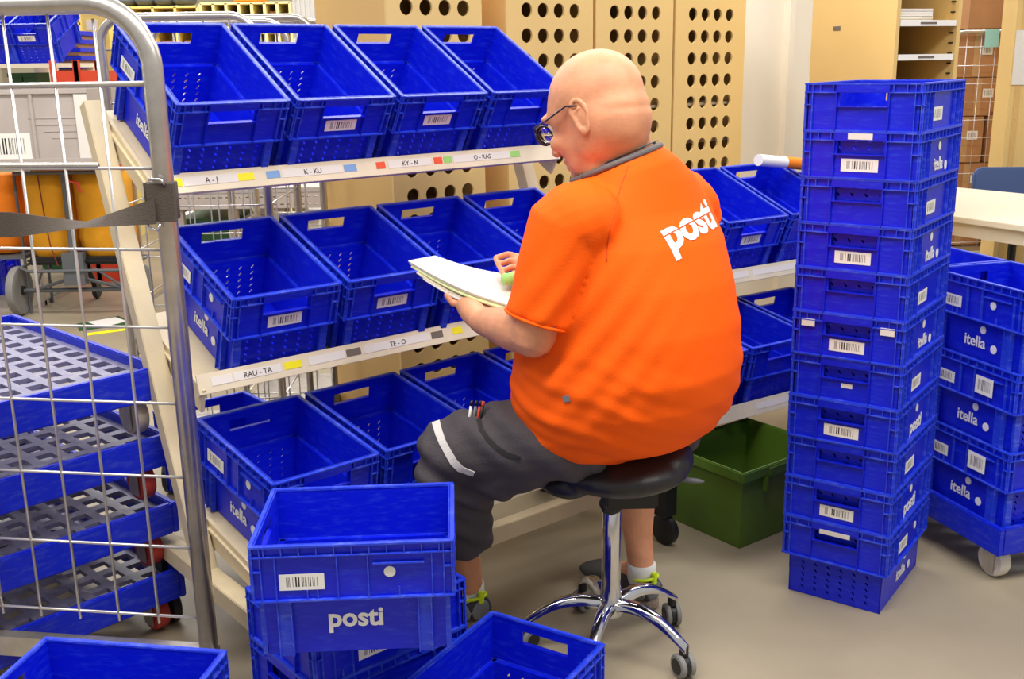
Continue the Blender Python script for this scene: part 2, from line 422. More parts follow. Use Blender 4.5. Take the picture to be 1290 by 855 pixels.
# tall stack
SX, SY, SA = 1.0144*S_, 3.7225*S_, -.6248
names = ['topmost crate of the tall nested stack, empty slot on its front', 'second crate down in the tall stack, white strip above its barcode', 'third crate down in the tall stack, front without a barcode',
 'fourth crate down in the tall stack, barcode on its front', 'fifth crate down in the tall stack, barcode only on its side', 'sixth crate down in the tall stack, two blank stickers beside the barcode',
 'seventh crate down in the tall stack, one torn little sticker in front', 'eighth crate down in the tall stack, front barcode and posti on its side', 'fourth crate up in the tall stack, plain front and side barcode',
 'third crate up in the tall stack, front barcode and posti on its side', 'second crate up in the tall stack, long white strip across its slot'][:11]
torn = label_mesh(.03, .012, M_PAPER); blank = label_mesh(.036, .02, M_PAPER); strip = label_mesh(.085, .013, M_PAPER)
for i in range(11):
    z0 = (10-i)*HR
    jit = (random.uniform(-1, 1)*.002, random.uniform(-1, 1)*.002)
    M = T(SX, SY, 0) @ RZ(SA) @ T(CW/2+jit[0], CL/2+jit[1], z0)
    up = i % 2 == 1; ex = []
    if i == 1: ex.append(('paper_label', label_mesh(.062, .015, M_PAPER), end_m(-1, 0, H-.012, .0002)))
    if i == 5: ex += [('paper_label', blank, end_m(-1, -.105, H-.03, -.0008)), ('paper_label', blank, end_m(-1, .105, H-.03, -.0008))]
    if i == 6: ex.append(('paper_label', torn, end_m(-1, .005, ZM+.044, -.0072)))
    if i == 10: ex += [('paper_label', strip, end_m(-1, 0, H-.026, .0002))]
    lg = 'posti' if i in (7, 9) else 'itella'
    crate(M, 'blue crate, '+names[i], 'crates nested in the tall stack', 'bar' if up else '', lg if (up or i == 10) else None, sbar=not up, lugs=0, upper=up, extra=ex, sides=(1,))
# dolly crates
DYW = .297; DC = V((1.393, 2.798, .162)); DP = H-.009
dl = ['topmost', 'middle', 'lowest']
for q in range(2):
    for i in range(3):
        M = T(*DC) @ RZ(DYW) @ T(CW/2, CL/2+q*.412, i*DP)
        n = dl[2-i]
        lab = ('blue itella crate, %s of the pile at the near corner of the wheeled dolly' if q == 0 else 'blue crate, %s of the far pile on the dolly behind the tall stack') % n
        ex = [('address_label', LB_BIG, side_m(-1, -.075, ZM+.052, .0006))] if (q == 0 and i < 2) else []
        crate(M, lab, 'itella crates piled on the dolly', '', 'itella', sides=(-1,), extra=ex)
# loose crates in the foreground
pc = (atz(318.5, 691, .592)+atz(564, 680.5, .592))/2
crate(T(pc.x, pc.y, .351) @ RZ(pi/2+.05) @ T(CW/2, 0, 0), 'blue posti crate standing crosswise on top of the pile in front of the rack', None, '', 'posti')
R1_ = atz(588, 728, .36); N_ = R1_-V((cos(.7), sin(.7), 0))*.4
for z_, l_ in ((HR, 'blue crate turned askew directly under the white-lettered posti crate'), (0, 'blue crate on the floor at the bottom of the askew pile before the rack')):
    crate(T(N_.x, N_.y, z_) @ RZ(.7+pi/2) @ T(CW/2, -CL/2, 0), l_, 'askew nested crates in front of the rack', '', 'posti' if z_ else None, sbar=z_ > 0, lugs=0)
crate(T(-.035, 2.015, 0) @ RZ(-.55), 'empty blue crate on the floor at the bottom edge, beside the chrome stool foot', None, '', 'posti')
crate(T(-.80, 1.79, HR) @ RZ(-.16+pi/2), 'empty blue crate at bottom left in front of the roll cage, upper of two', None, '', 'posti', lugs=0)
crate(T(-.80, 1.79, 0) @ RZ(-.16+pi/2), 'blue crate on the floor at bottom left, lower of two nested ones', None, '', 'posti', lugs=0)
# ------------------------------------------------------------------ sorting racks
def rack_unit(label, P, yaw, levels, n, s0=-.035, feet=True, strips=None, post_top=None, front_beam=True, foot=(-.02, .66)):
    """levels: list of (depth offset, rim z, tilt) of crate front-left rim in the unit frame"""
    o = thing('sorting_rack', label, 'rack', P, yaw)
    x0, x1 = s0, n*PIT+.03
    top_y = None
    for i, (ty, rz_, ti) in enumerate(levels):
        fy, fz = ty+H*sin(ti), rz_-H*cos(ti)          # crate bottom front edge
        m = T(0, fy, fz) @ RX(ti)
        sh = MBd()
        sh.box(((x0+x1)/2, .21, -.008), (x1-x0, .34, .006), m)
        sh.build('shelf', M_BEIGE, o)
        for xx in (x0+.012, x1-.012):
            sp = MBd(); sp.prism([(-.012, -.055), (.40, -.055), (.40, .02), (-.012, .012)], .012, T(0, fy, fz) @ RX(ti) @ T(xx+.006, 0, 0) @ RY(-pi/2) @ RZ(pi/2) @ Matrix.Diagonal((1, 1, 1, 1)))
            m2 = T(0, fy, fz) @ RX(ti)
            sp = MBd().box((xx, .19, -.022), (.010, .42, .066), m2); sp.build('side_rail', M_BEIGE, o, bevel=.001)
        lip = MBd(); lm = T(0, fy-.012, fz+.016) @ RX(-.30)
        lip.box(((x0+x1)/2, 0, 0), (x1-x0, .005, .050), lm); lip.box(((x0+x1)/2, .010, -.024), (x1-x0, .022, .004), lm)
        lip.build('front_lip', M_WHITERAIL, o)
        if strips and i in strips:
            for (xa, xb, kind, txt) in strips[i]:
                q = lm @ frame(V(((xa+xb)/2, -.0032, .002)), (1, 0, 0), (0, 0, 1), (0, -1, 0))
                mm = M_PAPER if kind == 'paper' else M_TAG[kind]
                st = MBd().box((0, 0, 0), (xb-xa, .022 if kind == 'paper' else .019, .001)).build('label_strip', mm, o, M=q)
                if txt: put('strip_lettering', text_mesh(txt, .019, M_TEXT, .0002), st, T(0, -.001, .0008))
    # leaning posts
    y0, z0_ = levels[-1][0]+.285, .24
    y1, z1 = levels[0][0]+.41, levels[0][1]+.0 if post_top is None else post_top
    for xx in (x0-.022, x1+.022):
        MBd().bar((xx, y0, z0_), (xx, y1, z1), .05, .045, up=(0, 1, 0)).build('upright', M_BEIGE, o, bevel=.002)
        MBd().box((xx, y0+foot[0], .235), (.05, foot[1], .05)).build('foot_beam', M_BEIGE, o, bevel=.002)
        for yy in (y0+foot[0]-foot[1]/2+.04, y0+foot[0]+foot[1]/2-.04):
            c = MBd(); c.lathe([(.045, -.014), (.05, -.01), (.05, .01), (.045, .014)], 20, T(xx, yy, .05) @ RY(pi/2)); c.box((xx, yy, .155), (.05, .05, .11)); 
            sharp(c.build('castor', M_BLACK, o))
    if front_beam: MBd().box(((x0+x1)/2, levels[-1][0]+.0, .235), (x1-x0, .04, .05)).build('cross_beam', M_BEIGE, o, bevel=.002)
    MBd().box(((x0+x1)/2, y0+.2, .235), (x1-x0, .04, .05)).build('cross_beam', M_BEIGE, o, bevel=.002)
    return o
b_ = V(B)-V(A); c_ = V(Cc)-V(A)
lev = [(0, A.z, TI['a']), (b_.dot(D_)-.005, B.z, TI['b']), (c_.dot(D_)-.005, Cc.z, TI['c'])]
ST = {0: [(.0, .04, 'yellow', '...'), (.045, .19, 'paper', 'A - J'), (.19, .235, 'yellow', ''), (.27, .31, 'blue', ''), (.315, .5, 'paper', 'K - KU'), (.505, .545, 'blue', ''), (.61, .64, 'red', ''), (.65, .80, 'paper', 'KY - N'), (.81, .84, 'red', ''), (.845, .875, 'green', ''), (.88, 1.10, 'paper', 'O - KAS'), (1.10, 1.14, 'green', '')],
      1: [(.0, .055, 'paper', ''), (.06, .19, 'paper', 'RAU - TA'), (.2, .25, 'yellow', ''), (.27, .38, 'paper', ''), (.385, .43, 'grey', ''), (.44, .66, 'paper', 'TE - O'), (.665, .705, 'grey', ''), (.74, .775, 'yellow', '')], 2: []}
ST[0][0] = (.0, .04, 'yellow', '')
rack_unit('beige slanted sorting rack with three shelves of blue crates, left of the man', A*1, RA, lev, 4, strips=ST) .location.z = 0
u1 = U1-U0
rack2 = rack_unit('beige sorting rack between the man\'s back and the tall crate stack', U0 - EU*PIT, UY, [(0, U0.z, .37), (u1.dot(DU), U1.z, .17)], 4, post_top=1.02, front_beam=False, foot=(.12, .42),
    strips={0: [(.30, .5, 'paper', ''), (.52, .8, 'paper', '')], 1: [(.32, .5, 'paper', ''), (.6, .8, 'paper', '')]})
rack2.location.z = 0
# mailing tube on the rack
t = thing('mailing_tube', 'white mailing tube with an orange end on the right rack, beside the tall stack', 'tube')
pA, pB = at(972, 203, 4.05), at(1004, 206, 4.15)
sharp(MBd().tube([pA-(pB-pA)*.5, pA+(pB-pA)*.5], .022, 18).build('tube_body', M_WHITE, t)); sharp(MBd().tube([pA+(pB-pA)*.5, pB+(pB-pA)*.3], .0225, 18).build('end_cap', M_OBAG, t))

# ------------------------------------------------------------------ dollies
def dolly_parts(o, Wd, Ld, hgt, cols, rows, wheelm, z=0, deck=True):
    rt = hgt+.095
    b = MBd(); 
    for s in (-1, 1):
        b.box((s*(Wd/2-.009), 0, rt-.035), (.018, Ld, .085)); b.box((0, s*(Ld/2-.009), rt-.035), (Wd-.036, .018, .085))
    b.build('rim_frame', MBT, o, bevel=.003)
    MBd().perf(Wd-.034, Ld-.034, cols, rows, ('sq', (Wd-.03)/cols*.30, (Ld-.03)/rows*.30), .012, T(0, 0, rt-.030), n=8, mx=.01, my=.01).build('slotted_deck', MBS if deck else MBT, o)
    for sx in (-1, 1):
        for sy in (-1, 1):
            x, y = sx*(Wd/2-.058), sy*(Ld/2-.072)
            fk = MBd(); fk.box((x, y, rt-.085), (.06, .06, .012))
            for q in (-1, 1): fk.box((x+q*.022, y, rt-.12), (.003, .045, .08))
            f_ = fk.build('castor_fork', M_STEEL, o)
            r = .05
            wv = MBd().lathe([(.012, -.019), (.03, -.016), (.034, -.019), (r-.003, -.018), (r, -.012), (r, .012), (r-.003, .018), (.034, .019), (.03, .016), (.012, .019)], 28, T(x, y, r) @ RY(pi/2))
            sharp(wv.build('castor_wheel', wheelm, f_))
# right dolly under crates
o = thing('crate_dolly', 'blue plastic dolly with white castor wheels under the itella crates at right', 'dolly', M=T(*DC) @ RZ(DYW) @ T(.3, .41, 0))
o.location.z = 0
dolly_parts(o, .63, .84, .0795, 7, 9, M_WWHEEL, deck=False)
for c in o.children: c.location.z -= 0
# pile of four dollies inside the cage
TC = V((-.897, 2.629, 0))
b0, b1 = atz(209, 462.8, .746), atz(18, 396, .746)
ty = atan2((b1-b0).y, (b1-b0).x)    # direction of the long right-hand edge
lg = ['lowest of the four stacked blue dollies, standing on the floor', 'second from the floor of the four stacked blue dollies',
      'third from the floor of the four stacked blue dollies', 'topmost of the four stacked blue dollies, worn grey deck facing up']
for i, z in enumerate((.18, .37, .562, .746)):
    M = T(TC.x, TC.y, z-.178) @ RZ(ty-pi/2) @ T(-.3, .46, 0)
    o = thing('crate_dolly', lg[i], 'dolly', M=M, group='blue dollies stacked in the roll cage')
    dolly_parts(o, .60, .92, .081, 8, 11, M_BWHEEL if i == 3 else M_REDW)
# ------------------------------------------------------------------ roll cage, foreground
yawc = -radians(8.5)+pi
PX = V((-.712, 2.2, 0)); cd_ = V((cos(radians(8.5))*-1, sin(radians(8.5)), 0))   # along the panel, to the left
o = thing('roll_cage', 'tall galvanised wire roll cage side in the left foreground', 'roll cage', PX)
fr = MBd(); r = .021; W_ = .80; Zt, Zb = at(70, 4, 2.2).z, .17; RC = .13
def cp(u, z): return cd_*u + V((0, 0, z))
lean = lambda z: cd_*(-.0)  
pts = [cp(0, Zb), cp(0, Zt-RC)] + [cp(RC-RC*cos(a), Zt-RC+RC*sin(a)) for a in [pi/2*i/10 for i in range(1, 11)]] + [cp(W_-RC, Zt)] + [cp(W_-RC+RC*sin(a), Zt-RC+RC*cos(a)) for a in [pi/2*i/8 for i in range(1, 9)]] + [cp(W_, Zb)]
fr.tube(pts, r, 16); fr.build('tube_frame', M_STEEL, o, smooth=True)
def wire_z(y): return aty_z(y)
zs = []
for y in (105, 211.5, 314.5, 413, 509, 602, 691, 779):
    q = at(225, y, 2.2); zs.append(q.z)
wr = MBd()
for z in zs: wr.tube([cp(.0, z), cp(W_, z)], .0035, 6)
for k in range(1, 8):
    wr.tube([cp(k*.098+.018, zs[-1]-.02), cp(k*.098+.018, Zt-.005 if k > 1 else Zt-.03)], .0035, 6)
wr.build('wire_mesh', M_WIRE, o, smooth=True)
MBd().tube([cp(0, zs[0]), cp(W_, zs[0])], .006, 8).tube([cp(.14, zs[1]+.006), cp(W_, zs[1]+.006)], .006, 8).build('mesh_crossbar', M_STEEL, o, smooth=True)
MBd().box((0, 0, 0), (W_+.04, .03, .05), frame(cp(W_/2, Zb), cd_, V((0, 0, 1)).cross(cd_), (0, 0, 1))).build('base_rail', M_STEEL, o)
for u in (0.04, W_-.04):
    c = MBd().lathe([(.05, -.016), (.055, -.01), (.055, .01), (.05, .016)], 24, frame(cp(u, .055), (0, 0, 1), cd_, V((0, 0, 1)).cross(cd_)))
    c.box((0, 0, 0), (.03, .045, .07), frame(cp(u, .12), cd_, V((0, 0, 1)).cross(cd_), (0, 0, 1))); sharp(c.build('castor', M_BWHEEL, o))
# strap
o = thing('cage_strap', 'dark brown webbing strap stretched across the front of the wire cage', 'strap', PX)
def ribbon(P, wv, th=.002):
    b = MBd(); n = len(P)
    vs = []
    for p, wd in zip(P, wv):
        nrm = V((0, -th, 0)); vs += [p-wd, p+wd, p+wd+nrm, p-wd+nrm]
    fs = [(4*i+j, 4*i+(j+1) % 4, 4*i+4+(j+1) % 4, 4*i+4+j) for i in range(n-1) for j in range(4)]
    fs += [(3, 2, 1, 0), (4*n-4, 4*n-3, 4*n-2, 4*n-1)]
    return b.add(vs, fs)
P, wv = [], []
for i in range(31):
    u = i/30; x = 196+(-30-196)*u
    yc = 283-17*max(0, (x-105)/91)
    p = at(x, yc, 2.165) - PX
    hw = .004+.022*min(1, abs(x-105)/90)
    P.append(p); wv.append(V((0, .016*(1-min(1, abs(x-105)/90)), hw)))
sharp(ribbon(P, wv).build('strap_webbing', M_STRAP, o))
q = at(208, 252, 2.2)-PX; q.x = 0; q.y = 0
c = MBd().lathe([(.0255, -.038), (.027, -.036), (.027, .036), (.0255, .038)], 20, T(*q)); c.box((0, -.024, q.z-.002), (.055, .014, .078)); c.box((-.032, 0, q.z), (.01, .035, .075))
sharp(c.build('strap_sleeve', M_STRAP, o))
hk = MBd().tube([q+V((-.02, -.03, .046)), q+V((.005, -.035, .046)), q+V((.012, -.033, .035))], .003, 8).tube([q+V((-.03, -.03, -.035)), q+V((-.03, -.032, -.052)), q+V((-.012, -.032, -.058)), q+V((-.004, -.032, -.045))], .003, 8)
hk.build('hook', M_CHROME, o, smooth=True)

# ------------------------------------------------------------------ green bin
g0 = V((.71, 3.049, 0)); gy = atan2(3.309-3.049, .515-.71); ga = gy-pi
o = thing('storage_bin', 'green plastic bin on the floor behind the stool', 'bin', M=T(*g0) @ RZ(ga+pi/2-pi/2) @ T(-.165, .19, 0))
Wb, Lb, Hb = .33, .40, .262
b = MBd()
def rr(w_, l_, z): return [(-w_/2, -l_/2, z), (w_/2, -l_/2, z), (w_/2, l_/2, z), (-w_/2, l_/2, z)]
vs = rr(Wb-.03, Lb-.03, 0)+rr(Wb, Lb, Hb)+rr(Wb-.008, Lb-.008, Hb)+rr(Wb-.038, Lb-.038, .006)
fs = [(3, 2, 1, 0), (12, 13, 14, 15)]
for a_, b2 in ((0, 4), (4, 8), (8, 12)): fs += [(a_+i, a_+(i+1) % 4, b2+(i+1) % 4, b2+i) for i in range(4)]
b.add(vs, fs); b.build('bin_body', M_GREEN, o, bevel=.006)
b = MBd()
for s in (-1, 1): b.box((s*(Wb/2+.006), 0, Hb-.013), (.012, Lb+.024, .034)); b.box((0, s*(Lb/2+.006), Hb-.013), (Wb, .012, .034))
b.build('rim', M_GREEN, o, bevel=.003)
for s in (-1, 1): MBd().box((s*(Wb/2+.008), -.10, Hb-.055), (.016, .012, .05)).box((s*(Wb/2+.008), .10, Hb-.055), (.016, .012, .05)).box((s*(Wb/2+.014), 0, Hb-.018), (.006, .19, .03)).build('handle', M_GREEN, o, bevel=.002)

# ------------------------------------------------------------------ stool
SP = V((.245, 2.49, 0))
o = thing('saddle_stool', 'black saddle stool on a chrome column with five castors, under the man', 'stool', SP)
sharp(MBd().lathe([(.0, .10), (.028, .10), (.036, .115), (.027, .16), (.0245, .20), (.0245, .395), (.022, .40), (0, .40)], 32).build('column', M_CHROME, o))
sharp(MBd().lathe([(.0135, .39), (.0135, .48)], 20).build('gas_lift', M_CHROME, o))
for k in range(5):
    a = radians(-38+72*k); d_ = V((cos(a), sin(a), 0))
    P, R_ = [], []
    n = 9
    vs = []; 
    sd = V((-sin(a), cos(a), 0))
    for i in range(n):
        u = i/(n-1); r_ = .02+.205*u; z = .135-.006*u-.052*u**2+.018*sin(pi*u); hw = .021-.008*u; hh = .014-.004*u
        c_ = d_*r_+V((0, 0, z))
        vs += [c_+sd*hw*x_+V((0, 0, hh*y_)) for x_, y_ in ((-1, -.8), (-.9, .4), (-.45, 1), (.45, 1), (.9, .4), (1, -.8))]
    fs = [(6*i+j, 6*i+(j+1) % 6, 6*i+6+(j+1) % 6, 6*i+6+j) for i in range(n-1) for j in range(6)]+[tuple(range(5, -1, -1)), tuple(range(6*n-6, 6*n))]
    leg = MBd().add(vs, fs).build('leg', M_CHROME, o, smooth=True); sharp(leg, 60)
    c_ = d_*.215
    ca = random.uniform(0, 6); m = T(c_.x, c_.y, .031) @ RZ(ca) @ RX(pi/2)
    w_ = MBd(); 
    cst = MBd().lathe([(.012, .06), (.012, .085)], 12, T(c_.x, c_.y, 0)); cst.lathe([(.022, -.006), (.027, -.005), (.027, .005), (.022, .006)], 20, m); 
    co = sharp(cst.build('castor', M_BLACK, leg))
    for s in (-1, 1):
        # twin wheels
        w_.lathe([(.006, s*.022), (.022, s*.021), (.027, s*.019)] if s > 0 else [(.027, -.019), (.022, -.021), (.006, -.022)], 24, m)
    for s in (-1, 1): w_.lathe([(.029, s*.007), (.031, s*.009), (.031, s*.017), (.028, s*.02)][::s], 24, m)
    tr = sharp(w_.build('castor_tread', M_TREAD, leg, ))
    for s in (-1, 1): sharp(MBd().lathe([(.004, s*.0225), (.020, s*.0222), (.022, s*.02)][::s], 20, m).build('castor_hub', M_BLACK, leg))
mech = MBd().box((.045, .0, .455), (.13, .12, .075)).box((.02, 0, .50), (.20, .13, .012))
mech.build('tilt_mechanism', M_BLACK, o, bevel=.006)
kn = MBd().lathe([(.02, -.012), (.03, -.008), (.03, .008), (.02, .012)], 8, T(-.005, -.035, .425) @ RX(pi/2)); kn.build('adjusting_knob', M_BLACK, o, bevel=.001)
put('knob_print', text_mesh('H 4', .018, M_WHITE), o, frame(V((-.005, -.0475, .425)), (1, 0, 0), (0, 0, 1), (0, -1, 0)))
lv = MBd().tube([(.11, .02, .455), (.145, .02, .47), (.175, .015, .468)], [.008, .008, .006], 10); lv.build('lever_stem', M_CHROME, o, smooth=True)
lv = MBd().ell((0, 0, 0), (.036, .012, .006), T(.20, .012, .464) @ RY(.12)); lv.build('lever_paddle', M_GREYP, o, smooth=True)
# seat built after remesh helper
# ------------------------------------------------------------------ perforated cabinets behind the rack
def cabinet(s0, s1, label, depth=.5, zt=1.95, t0=.8, rows=18):
    wd = s1-s0; P = un(s0, t0, 0)
    o = thing('perforated_cabinet', label, 'cabinet', P, RA, 'perforated tan cabinets')
    zb = .06; ht = rows*.0955; zc = 1.593+.0955*1.5 - ht/2 + .0
    m = frame(V((wd/2, .010, zc+.0)), (1, 0, 0), (0, 0, 1), (0, -1, 0))
    mg = max(.02, (wd-4*.0845)/2)
    MBd().perf(wd, ht, 4, rows, ('o', .028, .028, 0), .010, m, n=24, mx=mg).box((wd/2, .005, zc+ht/2+(zt-zc-ht/2)/2), (wd, .010, zt-zc-ht/2)).build('perforated_panel', M_TAN, o)
    b = MBd()
    b.box((.009, depth/2+.01, zt/2+.03), (.018, depth, zt-.06)).box((wd-.009, depth/2+.01, zt/2+.03), (.018, depth, zt-.06)).box((wd/2, depth, zt/2+.03), (wd-.036, .018, zt-.06)).box((wd/2, depth/2, zt-.009), (wd, depth-.03, .018))
    b.build('cabinet_box', M_TANS, o)
    sh = MBd()
    for k in range(11): sh.box((wd/2, depth/2, .12+k*.168), (wd-.04, depth-.06, .012))
    sh.build('inner_shelves', M_BEIGE, o)
    return o
cabinet(1.124, 1.55, 'tan perforated cabinet furthest left, above the second and third crates', .48)
cabinet(1.67, 2.129, 'tan perforated cabinet directly behind the bald man\'s forehead')
cabinet(2.145, 2.615, 'tan perforated cabinet with holes right of the man\'s head')
cabinet(2.63, 3.115, 'rightmost tan perforated cabinet, next to the white wall')
# bumpers on the wall
for y, lab in ((57, 'upper of two grey padded bumper rails across the white wall'), (101, 'lower of two grey padded bumper rails across the white wall')):
    z = at(975, y, 4.6).z
    pa = mw @ V((.08, -.12, z+.02))
    o = thing('bumper_rail', lab, 'rail', group='grey bumper rails', M=frame(mw @ V((0.0, -.08, z)), E_, D_, (0, 0, 1)))
    q = MBd().tube([(.0, -.0, 0), (.42, -.0, 0)], .052, 24); sharp(q.build('padded_bar', M_PIPE, o))
    sharp(MBd().tube([(.42, 0, 0), (.445, 0, 0)], [.052, .044], 24).build('end_ring', M_BLACK, o)); MBd().box((.30, .03, -.075), (.6, .03, .06)).box((.36, .05, -.06), (.02, .05, .15)).build('wall_bracket', M_PIPE, o)
# tan shelf cabinet right
K0 = at(1124, 100, 4.9); K0.z = 0; ky = .35
o = thing('shelf_cabinet', 'tan open cabinet with labelled shelves behind the top of the tall stack', 'cabinet', K0, ky)
b = MBd(); dp, wd, zt = .62, .36, 2.1
b.box((.01, dp/2, zt/2), (.02, dp, zt)).box((wd-.01, dp/2, zt/2), (.02, dp, zt)).box((wd/2, dp-.01, zt/2), (wd-.04, .02, zt)).box((wd/2, dp/2, zt), (wd, dp, .02)).build('cabinet_box', M_TAN, o)
b = MBd(); 
for xx in (.022,): pass
for k in range(40): b.box((wd-.024, .03, .2+k*.045), (.01, .02, .006))
b.build('slot_strip', M_BLACK, o)
for i, yy in enumerate((29, 72, 115, 160)):
    z = at(1160, yy, 4.95).z
    sh = MBd().box((wd/2, dp/2, z), (wd-.042, dp-.03, .012)).build('shelf', M_YEL, o)
    st = MBd().box((wd/2, .008, z), (wd-.05, .012, .026)).build('shelf_label', M_WHITE, sh)
    MBd().box((wd/2, .0012, z), (.09, .001, .009)).build('faint_print', M_TAG['grey'], st)
MBd().box((0, 0, 0), (.055, .02, .001)).build('side_sticker', M_TAG['grey'], o, M=frame(V((-.001, .42, at(1048, 36, 5.3).z)), (0, -1, 0), (0, 0, 1), (-1, 0, 0)))
zs_ = at(1160, 29, 4.95).z
R_ = T(*K0) @ RZ(ky)
for i in range(5):
    tag(MBd().box((0, 0, 0), (.20-.01*random.random(), .25, .010)).build('envelope', M_PAPER, None, bevel=.001, M=R_ @ T(.13+.006*random.random(), .16, zs_+.012+.0115*i) @ RZ(random.uniform(-.08, .08))),
        'white envelope, %s of the flat pile on the shelf cabinet\'s upper shelf' % ('lowest', 'second from bottom', 'middle one', 'second from top', 'topmost')[i], 'envelope', 'envelopes on the upper cabinet shelf')
# cage of cartons at right
def simple_cage(label, P, yaw, wd, dp, ht, nx=6, nz=9, rr=.014, wires=True):
    o = thing('roll_cage', label, 'roll cage', P, yaw)
    fr = MBd()
    for y in (0, dp):
        R = .08; pts = [(0, y, .16), (0, y, ht-R)]+[(R-R*cos(a), y, ht-R+R*sin(a)) for a in [pi/2*i/5 for i in range(1, 6)]]+[(wd-R+R*sin(a), y, ht-R+R*cos(a)) for a in [pi/2*i/5 for i in range(0, 6)]]+[(wd, y, .16)]
        fr.tube(pts, rr, 10)
    fr.build('tube_frame', M_STEEL, o, smooth=True)
    MBd().box((wd/2, dp/2, .15), (wd, dp, .03)).build('base', M_STEEL, o)
    wr = MBd()
    for y in (0, dp):
        for k in range(1, nx): wr.tube([(wd*k/nx, y, .16), (wd*k/nx, y, ht-.01)], .0028, 5)
        for k in range(nz): wr.tube([(0, y, .2+(ht-.3)*k/(nz-1)), (wd, y, .2+(ht-.3)*k/(nz-1))], .0028, 5)
    for x in (0, wd):
        for k in range(nz): wr.tube([(x, 0, .2+(ht-.3)*k/(nz-1)), (x, dp, .2+(ht-.3)*k/(nz-1))], .0028, 5)
    wr.build('wire_mesh', M_WIRE, o, smooth=True)
    for x in (.06, wd-.06):
        for y in (.06, dp-.06): sharp(MBd().lathe([(.06, -.015), (.065, -.01), (.065, .01), (.06, .015)], 16, T(x, y, .065) @ RY(pi/2)).box((x, y, .12), (.04, .05, .06)).build('castor', M_BLACK, o))
    return o
CP = at(1196, 100, 7.5); CP.z = 0
z38 = at(1230, 40, 7.5).z
simple_cage('wire roll cage full of cardboard boxes behind the shelf cabinet', CP, .12, .84, .6, z38+.0, 8, 12)
mc = T(*CP) @ RZ(.12)
cz = .17; boxes = [(.20, .36, .30), (.60, .34, .24), (.22, .38, .28), (.58, .34, .34), (.18, .30, .32), (.52, .36, .36), (.25, .4, .26), (.62, .3, .24), (.22, .38, .3), (.60, .32, .3), (.4, .55, .30)]
lv_ = [.17, .17]
desc = ['lower left corner', 'lower right', 'left, second layer', 'right, second layer', 'left, third layer', 'right, third layer', 'left, fourth layer', 'right, fourth layer', 'left side near the top', 'right side near the top', 'wide, resting on top of all']
for i, (x, w_, h_) in enumerate(boxes):
    c = i % 2
    zz = lv_[c] if i < 10 else max(lv_)
    if i < 10: lv_[c] += h_+.004
    if zz > 1.75: continue
    o = thing('cardboard_box', 'brown cardboard box in the wire cage, '+desc[i], 'box', M=mc @ T(x, .25, zz+.001), group='cardboard boxes in the wire cage')
    wd_ = w_*.94
    MBd().box((0, 0, h_/2), (wd_, .38, h_)).build('carton', M_CARD, o, bevel=.004)
    MBd().box((0, -.1925, h_/2), (.05, .002, h_*.96)).build('tape', mat('tape', (190, 150, 104), .3) if i == 0 else bpy.data.materials['tape'], o)
    MBd().box((0, 0, 0), (.08, .06, .001)).build('parcel_label', M_BAR, o, M=frame(V((wd_*.2, -.1945, h_*.6)), (1, 0, 0), (0, 0, 1), (0, -1, 0)))
tag(MBd().box((0, 0, 0), (.10, .003, .12)).build('tag_sheet', mat('teal_paper', (150, 206, 206), .7), None, M=mc @ T(.27, -.022, at(1245, 48, 7.5).z)), 'pale teal sheet hanging on the front of the carton cage', 'sheet')
tag(MBd().box((0, 0, 0), (.18, .002, .22)).build('glass_bag', mat('pale_plastic', (196, 206, 196), .3), None, M=mc @ T(.28, .30, at(1235, 6, 7.5).z)), 'pale plastic sheet sticking up above the cartons', 'sheet')
# tan panel far right with notice
q0 = at(1273, 100, 7.0); q0.z = 0
o = thing('tan_cabinet', 'tan cabinet side with rivet rows at the right edge behind the blue chair', 'cabinet', q0, -.1)
MBd().box((.5, .13, .95), (1.0, .26, 1.9)).build('cabinet_box', M_TAN, o)
MBd().perf(.03, 1.8, 1, 20, ('o', .004, .004, 0), .002, frame(V((.05, -.002, .95)), (1, 0, 0), (0, 0, 1), (0, -1, 0)), n=8).build('rivet_strip', M_TANS, o)
z1_, z2_ = at(1275, 38, 6.98).z, at(1275, 107, 6.98).z
t_ = tag(MBd().box((0, 0, 0), (.20, z1_-z2_, .002)).build('notice_sheet', M_PAPER, None, M=T(*q0) @ RZ(-.1) @ frame(V((.105, -.008, (z1_+z2_)/2)), (1, 0, 0), (0, 0, 1), (0, -1, 0))), 'white printed notice taped on the tan cabinet at the right edge', 'notice')
# desk and chair at right
a_, b2, c2, d2 = atz(1150, 265.5, .72), atz(1345, 291.5, .72), atz(1345, 249, .72), atz(1165, 232, .72)
o = thing('desk', 'cream topped desk behind the crates on the dolly, cut by the right edge', 'desk', (a_+b2+c2+d2)/4)
o.location.z = 0; ctr = V((o.location.x, o.location.y, 0))
def slab(P, z0, z1):
    return MBd().add([V((p.x, p.y, z0))-ctr for p in P]+[V((p.x, p.y, z1))-ctr for p in P], [(3, 2, 1, 0), (4, 5, 6, 7)]+[(i, (i+1) % 4, 4+(i+1) % 4, 4+i) for i in range(4)])
P4 = [a_, b2, c2, d2]
slab(P4, .69, .72).build('desk_top', M_DESK, o, bevel=.003)
m4 = sum(P4, V())/4; slab([p+(m4-p)*.06 for p in P4], .62, .688).build('apron', M_DESK, o)
for p in P4:
    q = p+(m4-p)*.14-ctr; MBd().box((q.x, q.y, .31), (.05, .05, .62)).build('leg', M_STEEL, o)
cq = at(1262, 240, 6.2)-V((0, 0, 0)); cq = V((at(1270, 240, 6.05).x, 6.05, 0))
cq = V((at(1272, 240, 6.6).x, 6.65, 0))
o = thing('office_chair', 'chair with a blue upholstered back behind the cream desk', 'chair', cq, -.1)
z1_ = at(1265, 210, 6.65).z
